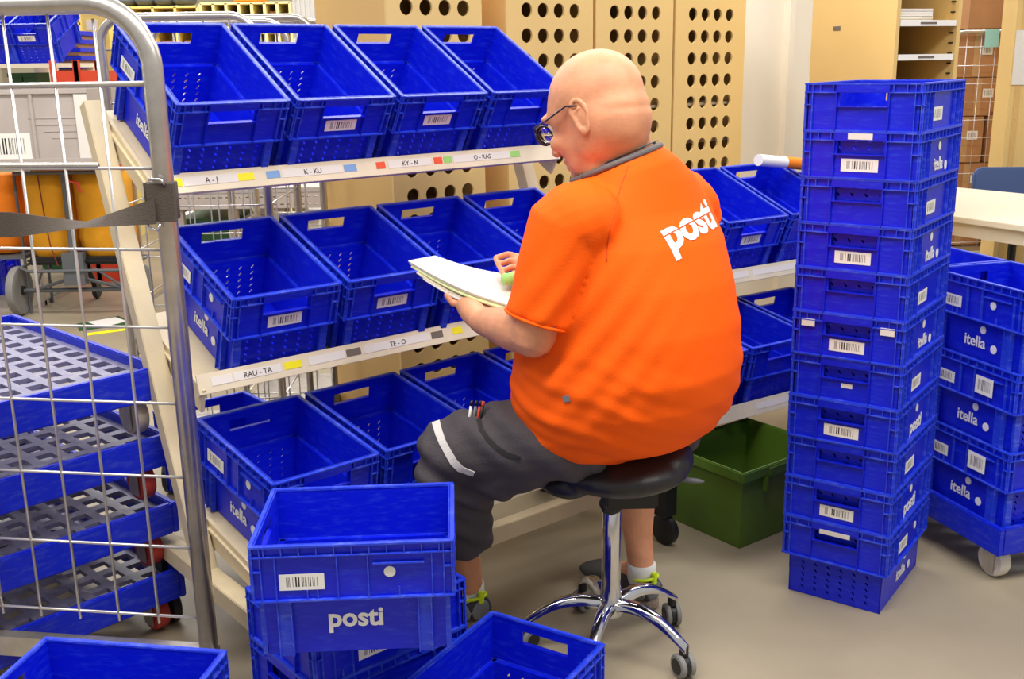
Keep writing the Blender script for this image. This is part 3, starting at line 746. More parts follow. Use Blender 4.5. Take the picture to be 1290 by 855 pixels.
b = MBd().prism([(-.22, -.0), (.22, 0), (.22, .30), (.19, .345), (-.18, .345), (-.215, .31)], .05, frame(V((0, 0, z1_-.345)), (1, 0, 0), (0, 0, 1), (0, -1, 0))); b.build('backrest', M_CHAIRB, o, bevel=.01)
MBd().box((0, -.22, .46), (.44, .44, .06)).build('seat', M_CHAIRB, o, bevel=.015)
MBd().tube([(0, -.2, .08), (0, -.2, .43)], .025).tube([(0, -.2, .42), (0, .04, .42), (0, .03, .7)], .015).build('post', M_BLACK, o)
for k in range(5):
    a = k*2*pi/5; lg_ = MBd().bar((0, -.2, .09), (.26*cos(a), -.2+.26*sin(a), .07), .035, .02); lg_.lathe([(.026, -.02), (.03, 0), (.026, .02)], 12, T(.26*cos(a), -.2+.26*sin(a), .031) @ RX(pi/2)); lg_.build('leg', M_BLACK, o)

# ------------------------------------------------------------------ left background
# roll cages directly behind the rack
cA = at(128, 60, 3.55); hA = at(200, 21, 3.55).z; cA.z = 0
simple_cage('empty wire roll cage behind the two left crates of the top shelf', cA, .0, .50, .5, hA, 6, 9)
cB = at(276, 60, 4.15); hB = at(330, 22, 4.15).z; cB.z = 0
simple_cage('wire roll cage behind the rack, left of the first perforated cabinet', cB, .0, .36, .4, hB, 5, 9)
# mail trolley with bags
TP = at(90, 300, 6.5); TP.z = 0
o = thing('mail_trolley', 'two wheeled mail trolley with a yellow cloth bag behind the wire cage', 'trolley', TP, .0)
def lx(px, y, Y): return at(px, y, Y)-TP
zb, ztop = lx(90, 328, 6.5).z, lx(90, 219, 6.5).z
bag = MBd()
for xa, xb in ((-.30, -.012), (.012, .31)):
    c = V(((xa+xb)/2, .18, (zb+ztop)/2)); w_ = (xb-xa); h_ = ztop-zb
    n = 8; vs = []
    for i in range(n+1):
        u = i/n; k = 1-.14*max(0, .25-u)/.25*1.2
        ww = w_*k/2*(1+.03*sin(9*u)); dd = .17*k
        for j in range(12):
            a = 2*pi*j/12; ca, sa_ = cos(a), sin(a); q = (abs(ca)**4+abs(sa_)**4)**-.25
            vs.append((c.x+ww*ca*q, c.y+dd*sa_*q, zb+h_*u))
    fs = [(i*12+j, i*12+(j+1) % 12, i*12+12+(j+1) % 12, i*12+12+j) for i in range(n) for j in range(12)]+[tuple(range(11, -1, -1)), tuple(range(n*12, n*12+12))]
    bag.add(vs, fs)
bag.build('yellow_bag', M_YBAG, o, smooth=True)
bs = MBd().box((0, .18, zb-.005), (.60, .36, .05)); bs.build('bag_base', M_BLACK, o, bevel=.02)
fr = MBd().tube([(0, -.01, .30), (0, -.01, ztop+.02)], .018).tube([(-.34, 0, zb-.04), (-.28, -.03, zb-.06), (.28, -.03, zb-.06), (.34, 0, zb-.04), (.34, .36, zb-.04), (-.34, .36, zb-.04), (-.34, 0, zb-.04)], .010, 8)
fr.tube([(-.36, .05, .155), (.36, .05, .155)], .013).tube([(-.28, .05, .16), (0, 0, .25), (.28, .05, .16)], .011).tube([(-.2, 0, zb-.05), (-.28, .05, .16)], .008).tube([(.12, 0, zb-.05), (.28, .05, .16)], .008).box((0, 0, .30), (.13, .06, .20))
fr.tube([(-.30, -.02, ztop+.01), (.30, -.02, ztop+.01)], .010)
fr.build('trolley_frame', M_GREYP, o, smooth=False)
MBd().tube([(-.155, -.012, ztop), (-.14, -.015, ztop-.3), (-.13, -.012, zb+.1), (-.10, -.01, zb-.03)], .004, 6).build('dark_red_cord', mat('dark_red_cord', (120, 40, 30), .7), o)
MBd().tube([(.04, -.03, ztop-.04), (.09, -.035, ztop-.05), (.10, -.03, ztop-.11)], .010, 6).build('red_toggle', M_RED, o)
for s in (-1, 1):
    w_ = MBd().lathe([(.10, -.02), (.13, -.028), (.15, -.022), (.156, 0), (.15, .022), (.13, .028), (.10, .02)], 28, T(s*.385, .05, .156) @ RY(pi/2)); wo = sharp(w_.build('wheel', M_TREAD, o))
    hb = MBd().lathe([(.02, -.03), (.03, -.03), (.03, .03), (.02, .03)], 12, T(s*.385, .05, .156) @ RY(pi/2))
    for k in range(5):
        a = 2*pi*k/5; hb.bar((s*.385, .05, .156), (s*.385, .05+.12*cos(a), .156+.12*sin(a)), .012, .012, up=(1, 0, 0))
    hb.build('wheel_spokes', M_BLACK, wo)
w_ = MBd().lathe([(.05, -.015), (.06, 0), (.05, .015)], 16, T(-.08, .50, .06) @ RY(pi/2)).bar((-.08, .5, .06), (-.04, .3, .26), .03, .03); w_.build('front_wheel', M_BLACK, o)
# orange bag beside
ob = at(5, 270, 6.65); z1_, z2_ = at(5, 222, 6.6).z, at(5, 320, 6.6).z
o2 = thing('mail_bag', 'orange cloth mail bag at the left edge beside the yellow one', 'bag', (ob.x-.08, 6.75, 0))
b = MBd(); n = 8; vs = []
for i in range(n+1):
    u = i/n; k = 1-.18*max(0, .3-u)/.3
    for j in range(12):
        a = 2*pi*j/12; ca, sa_ = cos(a), sin(a); q = (abs(ca)**4+abs(sa_)**4)**-.25
        vs.append((.19*k*ca*q, .15*k*sa_*q, z2_+(z1_-z2_)*u))
b.add(vs, [(i*12+j, i*12+(j+1) % 12, i*12+12+(j+1) % 12, i*12+12+j) for i in range(n) for j in range(12)]+[tuple(range(11, -1, -1)), tuple(range(n*12, n*12+12))]).build('bag_cloth', M_OBAG, o2, smooth=True)
cfr = MBd()
for x in (-.2, .2):
    for y in (-.16, .16): cfr.tube([(x, y, 0), (x, y, z1_)], .01, 8)
cfr.box((0, 0, z2_-.02), (.42, .34, .02)); cfr.build('bag_stand', M_GREYP, o2)
# grey crate on top of the trolley
gz0, gz1 = at(60, 203, 6.3).z, at(60, 110, 6.3).z
gx0, gx1 = at(-20, 150, 6.3).x, at(112, 150, 6.3).x
st = thing('crate_stand', 'steel stand behind the mail trolley carrying the grey crate', 'stand', ((gx0+gx1)/2, 6.85, 0))
wst = gx1-gx0+.12
sb = MBd().box((0, -.28, gz0-.03), (wst, .56, .035))
sb.build('stand_top', M_STEEL, st, bevel=.004)
for x in (-wst/2+.03, wst/2-.03):
    for y in (-.02,): MBd().box((x, y, (gz0-.05)/2), (.03, .03, gz0-.05)).build('leg', M_STEEL, st)
for x in (-wst/2+.03, wst/2-.03): MBd().box((x, .16, .015), (.03, .5, .03)).build('foot', M_STEEL, st)
gc = thing('grey_crate', 'grey plastic crate with raised lettering, standing above the yellow trolley bag', 'crate', ((gx0+gx1)/2, 6.3, gz0-.012))
wg, hg = gx1-gx0, gz1-gz0
b = MBd(); dg = .5
for s in (-1, 1): b.box((s*(wg/2-.006), dg/2, hg/2), (.012, dg, hg)); b.box((0, dg/2+s*(dg/2-.006), hg/2), (wg-.024, .012, hg))
b.box((0, dg/2, .008), (wg-.024, dg-.024, .016)); b.box((0, -.006, hg-.012), (wg+.02, .014, .028)); b.box((0, -.006, .014), (wg+.01, .014, .028)); b.box((.0-.02, -.005, hg/2), (.02, .012, hg)); b.build('crate_shell', M_GREYC, gc, bevel=.003)
for j, s in enumerate(('ooooooooooooooo', 'oooooooooooooo', 'oooooooooo', 'oooooooo')): pass
for j in range(4):
    MBd().box((.10+.02*j, -.0012, hg*.62-j*.038), (.30-.045*j, .003, .008)).build('raised_lettering', M_GREYC, gc)
MBd().box((0, 0, 0), (.26, .15, .001)).build('barcode_label', M_BAR, gc, M=frame(V((-.18, -.002, .10)), (1, 0, 0), (0, 0, 1), (0, -1, 0)))
MBd().box((0, 0, 0), (.075, hg*.95, .002)).build('paper_slip', M_PAPER, gc, M=frame(V((wg/2-.035, -.008, hg*.46)), (1, 0, 0), (0, 0, 1), (0, -1, 0)))
# blue crate with posti behind the trolley wheel
crate(T(at(2, 350, 7.3).x-.12, 7.3, atz(5, 350, 0).z+.0) @ RZ(pi/2), 'blue crate on the floor behind the trolley\'s left wheel', None, '', 'posti')
# table with two blue crates
tz = at(35, 80, 7.9).z
tx0, tx1 = at(-60, 80, 7.9).x, at(69, 80, 7.9).x
o = thing('work_table', 'white work table in the far left background carrying two blue crates', 'table', ((tx0+tx1)/2, 7.9, 0))
wt = tx1-tx0
MBd().box((0, .4, tz-.015), (wt, .8, .03)).build('table_top', M_DESK, o)
for x in (-wt/2+.03, wt/2-.03):
    for y in (.04, .76): MBd().box((x, y, (tz-.03)/2), (.05, .05, tz-.03)).build('leg', M_DESK, o)
for px, lab in ((-2, 'blue crate at the left edge on the white work table'), (46, 'blue crate with a white label on the white work table, right one')):
    crate(T(at(px, 60, 8.1).x, 8.3, tz+.085) @ RZ(-.05) @ RX(.40), lab, 'blue crates on the work table', 'bar', None, sbar=False) .scale = (1.3, 1.3, 1.3)
for k, px in enumerate((37, 55)):
    g = thing('green_bin', ('dark green bin under the white table, left one', 'dark green bin under the white table, nearer the red crates')[k], 'bin', (at(px, 92, 8.3).x, 8.3, 0), group='green bins under the table')
    MBd().add(rr(.08, .4, .0)+rr(.10, .5, tz-.09), [(3, 2, 1, 0), (4, 5, 6, 7), (0, 1, 5, 4), (1, 2, 6, 5), (2, 3, 7, 6), (3, 0, 4, 7)]).build('bin_body', M_DGREEN, g); MBd().box((0, 0, tz-.08), (.106, .52, .03)).build('lid', M_DGREEN, g)
# red crates
rz0 = at(100, 100, 7.6).z
for k, (px, lab) in enumerate(((82, 'orange red plastic crate, left one of two behind the grey crate'), (112, 'orange red plastic crate, right one of two behind the grey crate'))):
    zt_ = at(px, 76, 7.6).z; c = thing('red_crate', lab, 'crate', (at(px, 90, 7.6).x, 7.6, 0), group='orange red crates')
    b = MBd(); wdr = .17
    for lz in (0, 1, 2):
        z0 = zt_*lz/3; hh = zt_/3-.02
        for s in (-1, 1): b.box((s*wdr*.95/2, .2, z0+hh*.45), (.012, .4, hh*.9)); b.box((0, .2+s*.2, z0+hh*.45), (wdr, .012, hh*.9))
        b.box((0, .2, z0+.01), (wdr, .4, .012))
        for s in (-1, 1):
            for t_ in (0, .4): b.box((s*wdr*.95/2, t_, z0+hh/2+.01), (.035, .035, hh+.02))
    b.build('crate_walls', M_RED, c)
# blue tray pile on pallet
for k in range(5):
    z_ = at(80, 38+k*10.6, 8.8).z
    c = thing('blue_tray', ('blue tray, topmost in the far tray pile', 'blue tray, second from top in the far tray pile', 'faded blue tray, third in the far tray pile', 'blue tray, fourth in the far tray pile', 'blue tray, bottom visible one of the far tray pile')[k], 'tray', (at(80, 60, 8.8).x, 8.8, z_-.045), group='blue trays piled far left')
    MBd().box((0, .2, .022), (.26, .4, .036)).build('tray_body', MBT, c, bevel=.004); MBd().box((0, .2, -.012), (.22, .36, .03)).build('feet', M_CARD, c)
tb_ = thing('wooden_crate', 'brown wooden box under the far blue tray pile', 'box', (at(80, 60, 8.8).x, 9.0, 0)); q = at(80, 38+4*10.6, 8.8).z-.045-.028
MBd().box((0, 0, q/2), (.30, .42, q)).build('box_body', M_CARD, tb_); MBd().box((0, -.212, q*.9), (.3, .012, .05)).build('batten', M_CARD, tb_)
# pigeonhole racks at the back
def pigeon(label, x, Y, wd, z0, z1, nx, nz, m=M_YEL):
    o = thing('pigeonhole_rack', label, 'rack', (x, Y, 0), group='yellow pigeonhole racks at the back')
    b = MBd().box((wd/2, .42, z1/2), (wd, .02, z1))
    for i in range(nx+1): b.box((wd*i/nx, .2, z1/2), (.025, .42, z1))
    b.build('uprights', m, o); b = MBd()
    for j in range(nz+1): b.box((wd/2, .2, z0+(z1-z0)*j/nz), (wd, .42, .02))
    b.build('shelves', m, o); c = MBd()
    for i in range(nx):
        for j in range(nz):
            if random.random() < .6: c.box((wd*(i+.5)/nx, .25, z0+(z1-z0)*(j)/nz+.035), (wd/nx*.7, .3, .05))
    c.build('papers', M_CARD, o); return o
def X(px, Y): return at(px, 50, Y).x
pigeon('yellow pigeonhole rack furthest left, beyond the blue tray pile', X(50, 10), 10, X(104, 10)-X(50, 10), .3, at(70, 9, 10).z, 2, 12)
o = thing('yellow_cupboard', 'plain pale yellow cupboard beyond the cage tube at far left', 'cupboard', (X(105, 9.5), 9.5, 0)); q = at(120, 10, 9.5).z
MBd().box(((X(138, 9.5)-X(105, 9.5))/2, .25, q/2), (X(138, 9.5)-X(105, 9.5), .5, q)).build('cupboard_box', M_YEL, o); MBd().box((.09, -.002, q-.14), (.10, .003, .08)).build('paper_label', M_PAPER, o)
pigeon('yellow pigeonhole rack at the back above the first crate, grey sacks on top', X(140, 11), 11, X(252, 11)-X(140, 11), .2, at(200, 9, 11).z, 4, 10)
for k in range(4):
    px = 158+k*24; c = thing('mail_sack', ('leftmost grey mail sack on top of the back pigeonhole rack', 'second grey mail sack from the left on the back rack', 'third grey mail sack from the left on the back rack', 'rightmost grey mail sack on the back pigeonhole rack')[k], 'sack', (X(px, 11), 11.2, at(200, 9, 11).z+.01), group='grey sacks on the pigeonhole rack')
    MBd().ell((0, 0, .06), (.11, .2, .06)).build('sack_body', M_GREYP, c, smooth=True)
pigeon('pale yellow pigeonhole rack at the back above the second crate', X(256, 10.5), 10.5, X(368, 10.5)-X(256, 10.5), .2, at(300, 4, 10.5).z, 7, 14, mat('pale_yellow', (232, 216, 150), .6))
o = thing('locker', 'white ribbed locker at the back, left of the perforated cabinets', 'locker', (X(371, 8), 8, 0)); q = 2.3; wl = X(406, 8)-X(371, 8)
MBd().box((wl/2, .2, q/2), (wl, .4, q)).build('locker_body', M_WHITE, o); b = MBd()
for k in range(6): b.box((wl*(k+.5)/6, -.006, q/2), (.014, .014, q))
b.build('ribs', M_WHITE, o)
o = thing('orange_box', 'orange yellow box on top of the back racks', 'box', (X(296, 10.4), 10.5, at(300, 4, 10.5).z+.01)); MBd().box((.12, .15, .05), (.26, .3, .1)).build('box_body', M_OBAG, o, bevel=.01); MBd().box((.12, .15, .105), (.28, .32, .01)).build('lid', M_OBAG, o)
# yellow sack & white bundle far left
o = thing('mail_bag', 'orange yellow bag lying far left above the white bundle', 'bag', (X(18, 9.2), 9.2, at(20, 25, 9.2).z)); MBd().ell((0, 0, .08), (.22, .2, .09)).ell((.14, 0, .04), (.1, .15, .06)).build('bag_cloth', M_OBAG, o, smooth=True)
o2 = thing('back_shelf', 'cream shelf far left under the orange yellow bag', 'shelf', (X(5, 9.2), 9.2, 0)); q = at(20, 27, 9.2).z; MBd().box((0, 0, q-.02), (.7, .5, .035)).build('shelf_board', M_DESK, o2)
for x in (-.33, .33): MBd().box((x, 0, (q-.04)/2), (.03, .45, q-.04)).build('shelf_side', M_DESK, o2)
# grey work bench seen under the top shelf
by = 5.6; z1_, z2_ = at(320, 243, by).z, at(320, 262, by).z
x0_, x1_ = at(215, 250, by).x, at(420, 250, by).x
o = thing('steel_bench', 'grey slotted steel bench seen between the top and middle shelves', 'bench', (x0_, by, 0)); wb = x1_-x0_
MBd().perf(wb, z1_-z2_, 24, 2, ('sq', .009, .003), .02, frame(V((wb/2, 0, (z1_+z2_)/2)), (1, 0, 0), (0, 0, 1), (0, -1, 0)), n=8).build('slotted_beam', M_GREYC, o)
MBd().box((wb/2, .35, z1_+.01), (wb, .7, .03)).build('bench_top', M_GREYC, o)
for x in (.03, wb*.37, wb*.66, wb-.03):
    for y in (.03, .67): MBd().box((x, y, z1_/2), (.05, .04, z1_)).build('leg', M_GREYC, o)
o = thing('dark_green_crate', 'dark green crate under the slotted steel bench', 'crate', (at(272, 270, by+.3).x, by+.3, 0)); q = at(270, 262, by+.3).z
MBd().box((0, 0, q/2-.02), (.28, .4, q-.06)).build('crate_body', M_DGREEN, o, bevel=.01); MBd().box((0, 0, q-.04), (.30, .42, .02)).build('rim', M_DGREEN, o)
for k, (px, col) in enumerate(((235, M_WHITE), (325, M_WHITE), (392, M_WHITE))):
    o = thing('white_box', ('white box under the slotted bench, left of the dark green crate', 'white box under the slotted bench, right of the dark green crate', 'white box under the right end of the slotted bench')[k], 'box', (at(px, 270, by+.3).x, by+.35, 0), group='white boxes under the bench')
    MBd().box((0, 0, q/2-.03), (.13, .4, q-.07)).build('box_body', col, o, bevel=.004); MBd().box((0, 0, q-.055), (.14, .41, .015)).build('lid', col, o)
# crate behind the bottom shelf
crate(T(*un(.22, .36, 0)) @ T(0, 0, .26) @ RZ(RA), 'blue crate in the shade behind the bottom shelf, below the RAU - TA strip', None, '', 'posti')
# floor markings
def patch(name, pts, m, label, z=.002):
    P = [atz(x, y, 0) for x, y in pts]; b = MBd(); n = len(P)
    b.add([V((p.x, p.y, .0005)) for p in P]+[V((p.x, p.y, z)) for p in P], [tuple(range(n-1, -1, -1)), tuple(range(n, 2*n))]+[(i, (i+1) % n, n+(i+1) % n, n+i) for i in range(n)])
    return tag(b.build(name, m), label, 'floor marking')
patch('floor_mat', [(96, 408), (100, 417), (168, 408), (150, 398)], M_DGREEN, 'green floor marking patch behind the stacked dollies')
patch('paper_sheet', [(110, 406), (128, 413), (160, 405), (145, 400)], M_PAPER, 'white sheet lying on the green floor patch', .004)
patch('floor_tape', [(108, 420), (109, 423), (182, 413), (180, 411)], M_TAG['yellow'], 'yellow tape line on the floor behind the stacked dollies')
# ------------------------------------------------------------------ the man
def remesh(mb, name, m, vox=.005, it=4, parent=None, disp=None, M=None):
    me = mb.mesh('tmp'); o = bpy.data.objects.new('tmp', me); COL.objects.link(o)
    r = o.modifiers.new('r', 'REMESH'); r.mode = 'VOXEL'; r.voxel_size = vox
    s = o.modifiers.new('s', 'SMOOTH'); s.factor = .5; s.iterations = it
    bpy.context.view_layer.update()
    out = bpy.data.meshes.new_from_object(o.evaluated_get(bpy.context.evaluated_depsgraph_get()))
    bpy.data.objects.remove(o); bpy.data.meshes.remove(me)
    if disp:
        n = len(out.vertices); co = np.empty(n*3, np.float32); no = np.empty(n*3, np.float32)
        out.vertices.foreach_get('co', co); out.vertex_normals.foreach_get('vector', no)
        co = co.reshape(-1, 3); no = no.reshape(-1, 3); co += no*disp(co)[:, None]
        out.vertices.foreach_set('co', co.ravel())
    out.name = name; out.materials.clear(); out.materials.append(m)
    out.polygons.foreach_set('use_smooth', [True]*len(out.polygons)); out.polygons.foreach_set('material_index', [0]*len(out.polygons)); out.update()
    o = bpy.data.objects.new(name, out); COL.objects.link(o)
    if parent: o.parent = parent; o.matrix_parent_inverse = Matrix()
    return o
def caps(mb, pts, rs, n=20, steps=6):
    """tapered limb with round ends"""
    pts = [V(p) for p in pts]
    P, R = [], []
    d0 = (pts[1]-pts[0]).normalized(); d1 = (pts[-1]-pts[-2]).normalized()
    for a in (80, 60, 30): P.append(pts[0]-d0*rs[0]*sin(radians(a))); R.append(rs[0]*cos(radians(a)))
    for i in range(len(pts)-1):
        for k in range(steps):
            u = k/steps; P.append(pts[i].lerp(pts[i+1], u)); R.append(rs[i]+(rs[i+1]-rs[i])*u)
    P.append(pts[-1]); R.append(rs[-1])
    for a in (30, 60, 80): P.append(pts[-1]+d1*rs[-1]*sin(radians(a))); R.append(rs[-1]*cos(radians(a)))
    return mb.tube(P, R, n)
def rings(mb, R, n=40, ex=2.3):
    """loft of superellipse rings: (centre, xaxis half, yaxis half, ax, ay)"""
    vs = []
    for c, a, b, ax, ay in R:
        for j in range(n):
            t = 2*pi*j/n; ct, st = cos(t), sin(t)
            vs.append(V(c)+V(ax)*a*math.copysign(abs(ct)**(2/ex), ct)+V(ay)*b*math.copysign(abs(st)**(2/ex), st))
    k = len(R); fs = [(i*n+j, i*n+(j+1) % n, i*n+n+(j+1) % n, i*n+n+j) for i in range(k-1) for j in range(n)]
    fs += [tuple(range(n-1, -1, -1)), tuple(range((k-1)*n, k*n))]
    return mb.add(vs, fs)
M_SKIN = mat('skin', (216, 150, 112), .52, noise=.10, nscale=22, bump=.08, bscale=120, spec=.4)
M_SKIN.node_tree.nodes['Principled BSDF'].inputs['Subsurface Weight'].default_value = .12
M_SKIN.node_tree.nodes['Principled BSDF'].inputs['Subsurface Radius'].default_value = (.02, .008, .005)
M_ORANGE = mat('orange_jersey', (255, 96, 4), .75, bump=.10, bscale=260, spec=.2)
M_SHORT = mat('charcoal_cloth', (80, 74, 77), .8, noise=.06, nscale=9, bump=.2, bscale=200, spec=.25)
M_REFL = mat('reflective_tape', (226, 220, 214), .4)
M_COLLAR = mat('grey_collar_knit', (104, 98, 98), .8)
M_LEATH = mat('black_seat_leather', (30, 29, 31), .42, bump=.05, bscale=100)
M_SHOE = mat('dark_shoe_mesh', (58, 56, 56), .7, bump=.3, bscale=200); M_SHOEG = mat('grey_shoe_panel', (118, 120, 122), .5)
M_HIVIS = mat('neon_yellow', (214, 240, 20), .5); M_SOLE = mat('sole_rubber', (150, 134, 122), .6); M_SOCK = mat('white_sock', (226, 224, 220), .85)
F_ = V((-.64, .77, 0)).normalized(); L_ = V((-.77, -.64, 0)).normalized(); Z_ = V((0, 0, 1))
man = thing('person', 'bald man in an orange t-shirt and dark shorts seated on a stool, sorting letters', 'person', (.30, 2.5, 0))
MO = Matrix.Translation((-.30, -2.5, 0))
def P_(x, y, Y): return at(x, y, Y)
pelv, waist, chest = P_(788, 528, 2.47), P_(795, 430, 2.43), P_(800, 320, 2.42)
upp, neck = P_(788, 250, 2.43), P_(768, 208, 2.42)
hipL, kneeL = P_(722, 545, 2.38), P_(568, 566, 2.47)
ankL = P_(592, 742, 2.64)
hipR = V((.38, 2.55, .62)); kneeR = P_(792, 556, 2.86); ankR = V((.355, 2.735, .10))
shL, shR = P_(716, 284, 2.28), P_(868, 262, 2.56)
elL, wrL = P_(672, 420, 2.27), P_(606, 404, 2.44)
elR, wrR = P_(790, 405, 2.76), P_(668, 338, 2.66)
hc = P_(750, 146, 2.42)
# head frame
az = math.atan2(.66, -.75); hf = V((cos(az), sin(az), 0)); hl = V((-sin(az), cos(az), 0))
pt = radians(19)
hx = (hf*cos(pt)-Z_*sin(pt)); hz = (hf*sin(pt)+Z_*cos(pt))
HM = frame(hc, hx, hl, hz) @ Matrix.Diagonal((1.17, 1.17, 1.17, 1))
sk = MBd()
# cranium & face
sk.ell((-.012, 0, .035), (.100, .079, .086), HM, 28, 18)
sk.ell((.030, 0, .020), (.062, .070, .075), HM, 24, 14)
sk.ell((.038, 0, -.035), (.050, .060, .062), HM, 24, 14)
sk.ell((.028, 0, -.075), (.052, .055, .038), HM, 20, 12)
sk.ell((.066, 0, -.098), (.024, .026, .018), HM, 16, 10)
sk.ell((-.028, 0, -.012), (.086, .078, .088), HM, 28, 16)
sk.ell((-.010, 0, -.045), (.076, .070, .062), HM, 24, 12)
sk.ell((.010, 0, -.098), (.055, .050, .032), HM, 18, 10)      # double chin
caps(sk, [HM @ V((.088, 0, .004)), HM @ V((.104, 0, -.020)), HM @ V((.113, 0, -.038))], [.010, .012, .014], 12, 3)
for s in (-1, 1):
    sk.ell((.108-.006, s*.012, -.042), (.010, .009, .009), HM, 10, 8)
    sk.ell((.082, s*.032, .022), (.016, .026, .010), HM, 12, 8)     # brow
    sk.ell((.064, s*.040, -.030), (.026, .022, .020), HM, 12, 8)    # cheek
sk.ell((.084, 0, -.064), (.013, .022, .007), HM, 12, 8); sk.ell((.082, 0, -.078), (.013, .020, .007), HM, 12, 8)
# neck
caps(sk, [HM @ V((-.030, 0, -.030)), P_(772, 176, 2.43), P_(784, 222, 2.43), P_(790, 262, 2.43)], [.082, .082, .090, .09], 32)
# torso core inside the shirt
rings(sk, [(pelv-Z_*.05, .16, .12, L_, F_), (waist, .18, .16, L_, F_), (chest, .18, .15, L_, F_), (upp, .15, .09, L_, F_)], 24, 2)
# arms
caps(sk, [shL, elL+F_*-.0, ], [.058, .054]); caps(sk, [elL, elL.lerp(wrL, .35), wrL], [.050, .052, .031])
caps(sk, [shR, elR], [.056, .05]); caps(sk, [elR, elR.lerp(wrR, .35), wrR], [.048, .047, .030])
# left hand: palm up under the letters
hL = P_(588, 386, 2.53)
caps(sk, [wrL, hL.lerp(wrL, .45), hL], [.029, .031, .026])
fd = (P_(560, 352, 2.60)-hL)
for i, (px_, py_, Y_, ln) in enumerate(((562, 370, 2.55, 1), (570, 366, 2.60, 1), (584, 366, 2.64, 1), (600, 370, 2.66, .9))):
    tip = P_(px_, py_, Y_); k0 = hL+(tip-hL).normalized()*.014+(wrL-hL)*0; mid_ = k0.lerp(tip, .55)-Z_*.012
    sk.tube([k0-(tip-k0)*.3, k0, mid_, tip, tip+(tip-mid_)*.12], [.011, .0115, .0105, .009, .003], 12)
th = [P_(600, 383, 2.45), P_(590, 362, 2.44), P_(588, 352, 2.45)]
# right hand: curled fingers behind, thumb on top of the letters
hR = P_(655, 334, 2.65)
caps(sk, [wrR, hR], [.029, .026])
fing = [[(660, 325+8*k, 2.66-.025*k), (640+3*k, 320+8*k, 2.665-.025*k), (624+4*k, 325+8*k, 2.64-.025*k), (627+4*k, 333+8*k, 2.615-.025*k)] for k in range(4)]
for fg in fing: sk.tube([P_(*q) for q in fg], [.0088, .0086, .0082, .0060], 12)
thR = [P_(672, 352, 2.60), P_(658, 350, 2.575), P_(640, 351.5, 2.555)]
sk.tube(thR+[P_(634, 352, 2.552)], [.0135, .0125, .0115, .005], 12)
# legs
caps(sk, [hipL, kneeL], [.085, .062]); caps(sk, [kneeL, kneeL.lerp(ankL, .32), ankL.lerp(kneeL, .25), ankL], [.058, .060, .040, .036])
caps(sk, [hipR, kneeR], [.085, .062]); caps(sk, [kneeR, kneeR.lerp(ankR, .32)+V((.004, -.01, 0)), ankR.lerp(kneeR, .25), ankR], [.058, .062, .040, .036])
for a in (ankL, ankR): caps(sk, [a, a+F_*.11-Z_*.045], [.034, .022])
body = remesh(sk, 'body', M_SKIN, .0038, 4, man)
body.matrix_parent_inverse = MO
bm = bmesh.new(); bm.from_mesh(body.data)
hv = [v for v in bm.verts if v.co.z > neck.z-.10 and (v.co-hc).length < .30 and (HM.inverted() @ v.co).x < .075]
for _ in range(26): bmesh.ops.smooth_vert(bm, verts=hv, factor=.5, use_axis_x=True, use_axis_y=True, use_axis_z=True)
hv2 = [v for v in bm.verts if (HM.inverted() @ v.co).x >= .06 and (v.co-hc).length < .25]
for _ in range(7): bmesh.ops.smooth_vert(bm, verts=hv2, factor=.5, use_axis_x=True, use_axis_y=True, use_axis_z=True)
# one crease across the nape
HI = HM.inverted()
for v in hv:
    l = HI @ v.co
    if l.x < -.02: v.co += (V(v.co)-hc).normalized()*(-.0022*math.exp(-((l.z+.012-.25*(l.x+.09))/.008)**2)*max(0, min(1, (-.055-l.x)/.04)))
bm.to_mesh(body.data); bm.free()
# ears
for s in (-1, 1):
    e_ = MBd(); m_ = HM @ T(-.020, s*.076, -.004) @ RZ(s*.16) @ RY(.12) @ Matrix.Diagonal((1.0, .8, .96, 1))
    rim = [(.017*cos(a)*(1.0 if sin(a) > 0 else .75)-.002, 0, .033*sin(a)) for a in [pi*2*i/16 for i in range(17)]]
    e_.tube(rim, .0055, 8, False, m_); e_.ell((-.002, -s*.003, 0), (.014, .005, .029), m_, 12, 8); e_.ell((0, 0, -.030), (.010, .006, .009), m_, 10, 6)
    e_.tube([(.012, 0, .0), (.004, s*.002, .012), (-.006, s*.002, .016)], .003, 6, True, m_)
    ear = remesh(e_, 'ear', M_SKIN, .0022, 2, man); ear.matrix_parent_inverse = MO
# eyes
ey = MBd()
for s in (-1, 1): ey.ell((.074, s*.032, .004), (.012, .012, .012), HM, 14, 10)
for s in (-1, 1):
    q = MBd().ell((.074, s*.032, .004), (.0125, .0125, .0125), HM, 14, 10).build('eye', M_WHITE, man, smooth=True); q.matrix_parent_inverse = MO
# glasses
g = MBd(); M_FRAME = mat('dark_glasses_frame', (48, 36, 50), .3)
for s in (-1, 1):
    g.tube([(.106+.0*k, s*.034+.025*cos(a)  , -.004+.019*sin(a)) for k, a in enumerate([2*pi*i/20 for i in range(21)])], .0021, 8, False, HM)
    g.tube([(.104, s*.060, .004), (.095, s*.070, .010), (.05, s*.078, .014), (.0, s*.084, .022), (-.022, s*.080, .016)], .0020, 6, True, HM)
g.tube([(.106, -.010, .0), (.111, 0, .004), (.106, .010, .0)], .0024, 6, True, HM)
gl = g.build('glasses', M_FRAME, man, smooth=True); gl.matrix_parent_inverse = MO
M_LENS = mat('lens_glass', (250, 250, 250), .02, trans=1)
for s in (-1, 1):
    q = MBd().lathe([(.023, -.0008), (.024, 0), (.023, .0008)], 20, HM @ T(.106, s*.034, -.004) @ RY(pi/2) @ Matrix.Diagonal((.78, 1, 1, 1))).build('lens', M_LENS, gl, smooth=True)
    q.matrix_parent_inverse = Matrix()
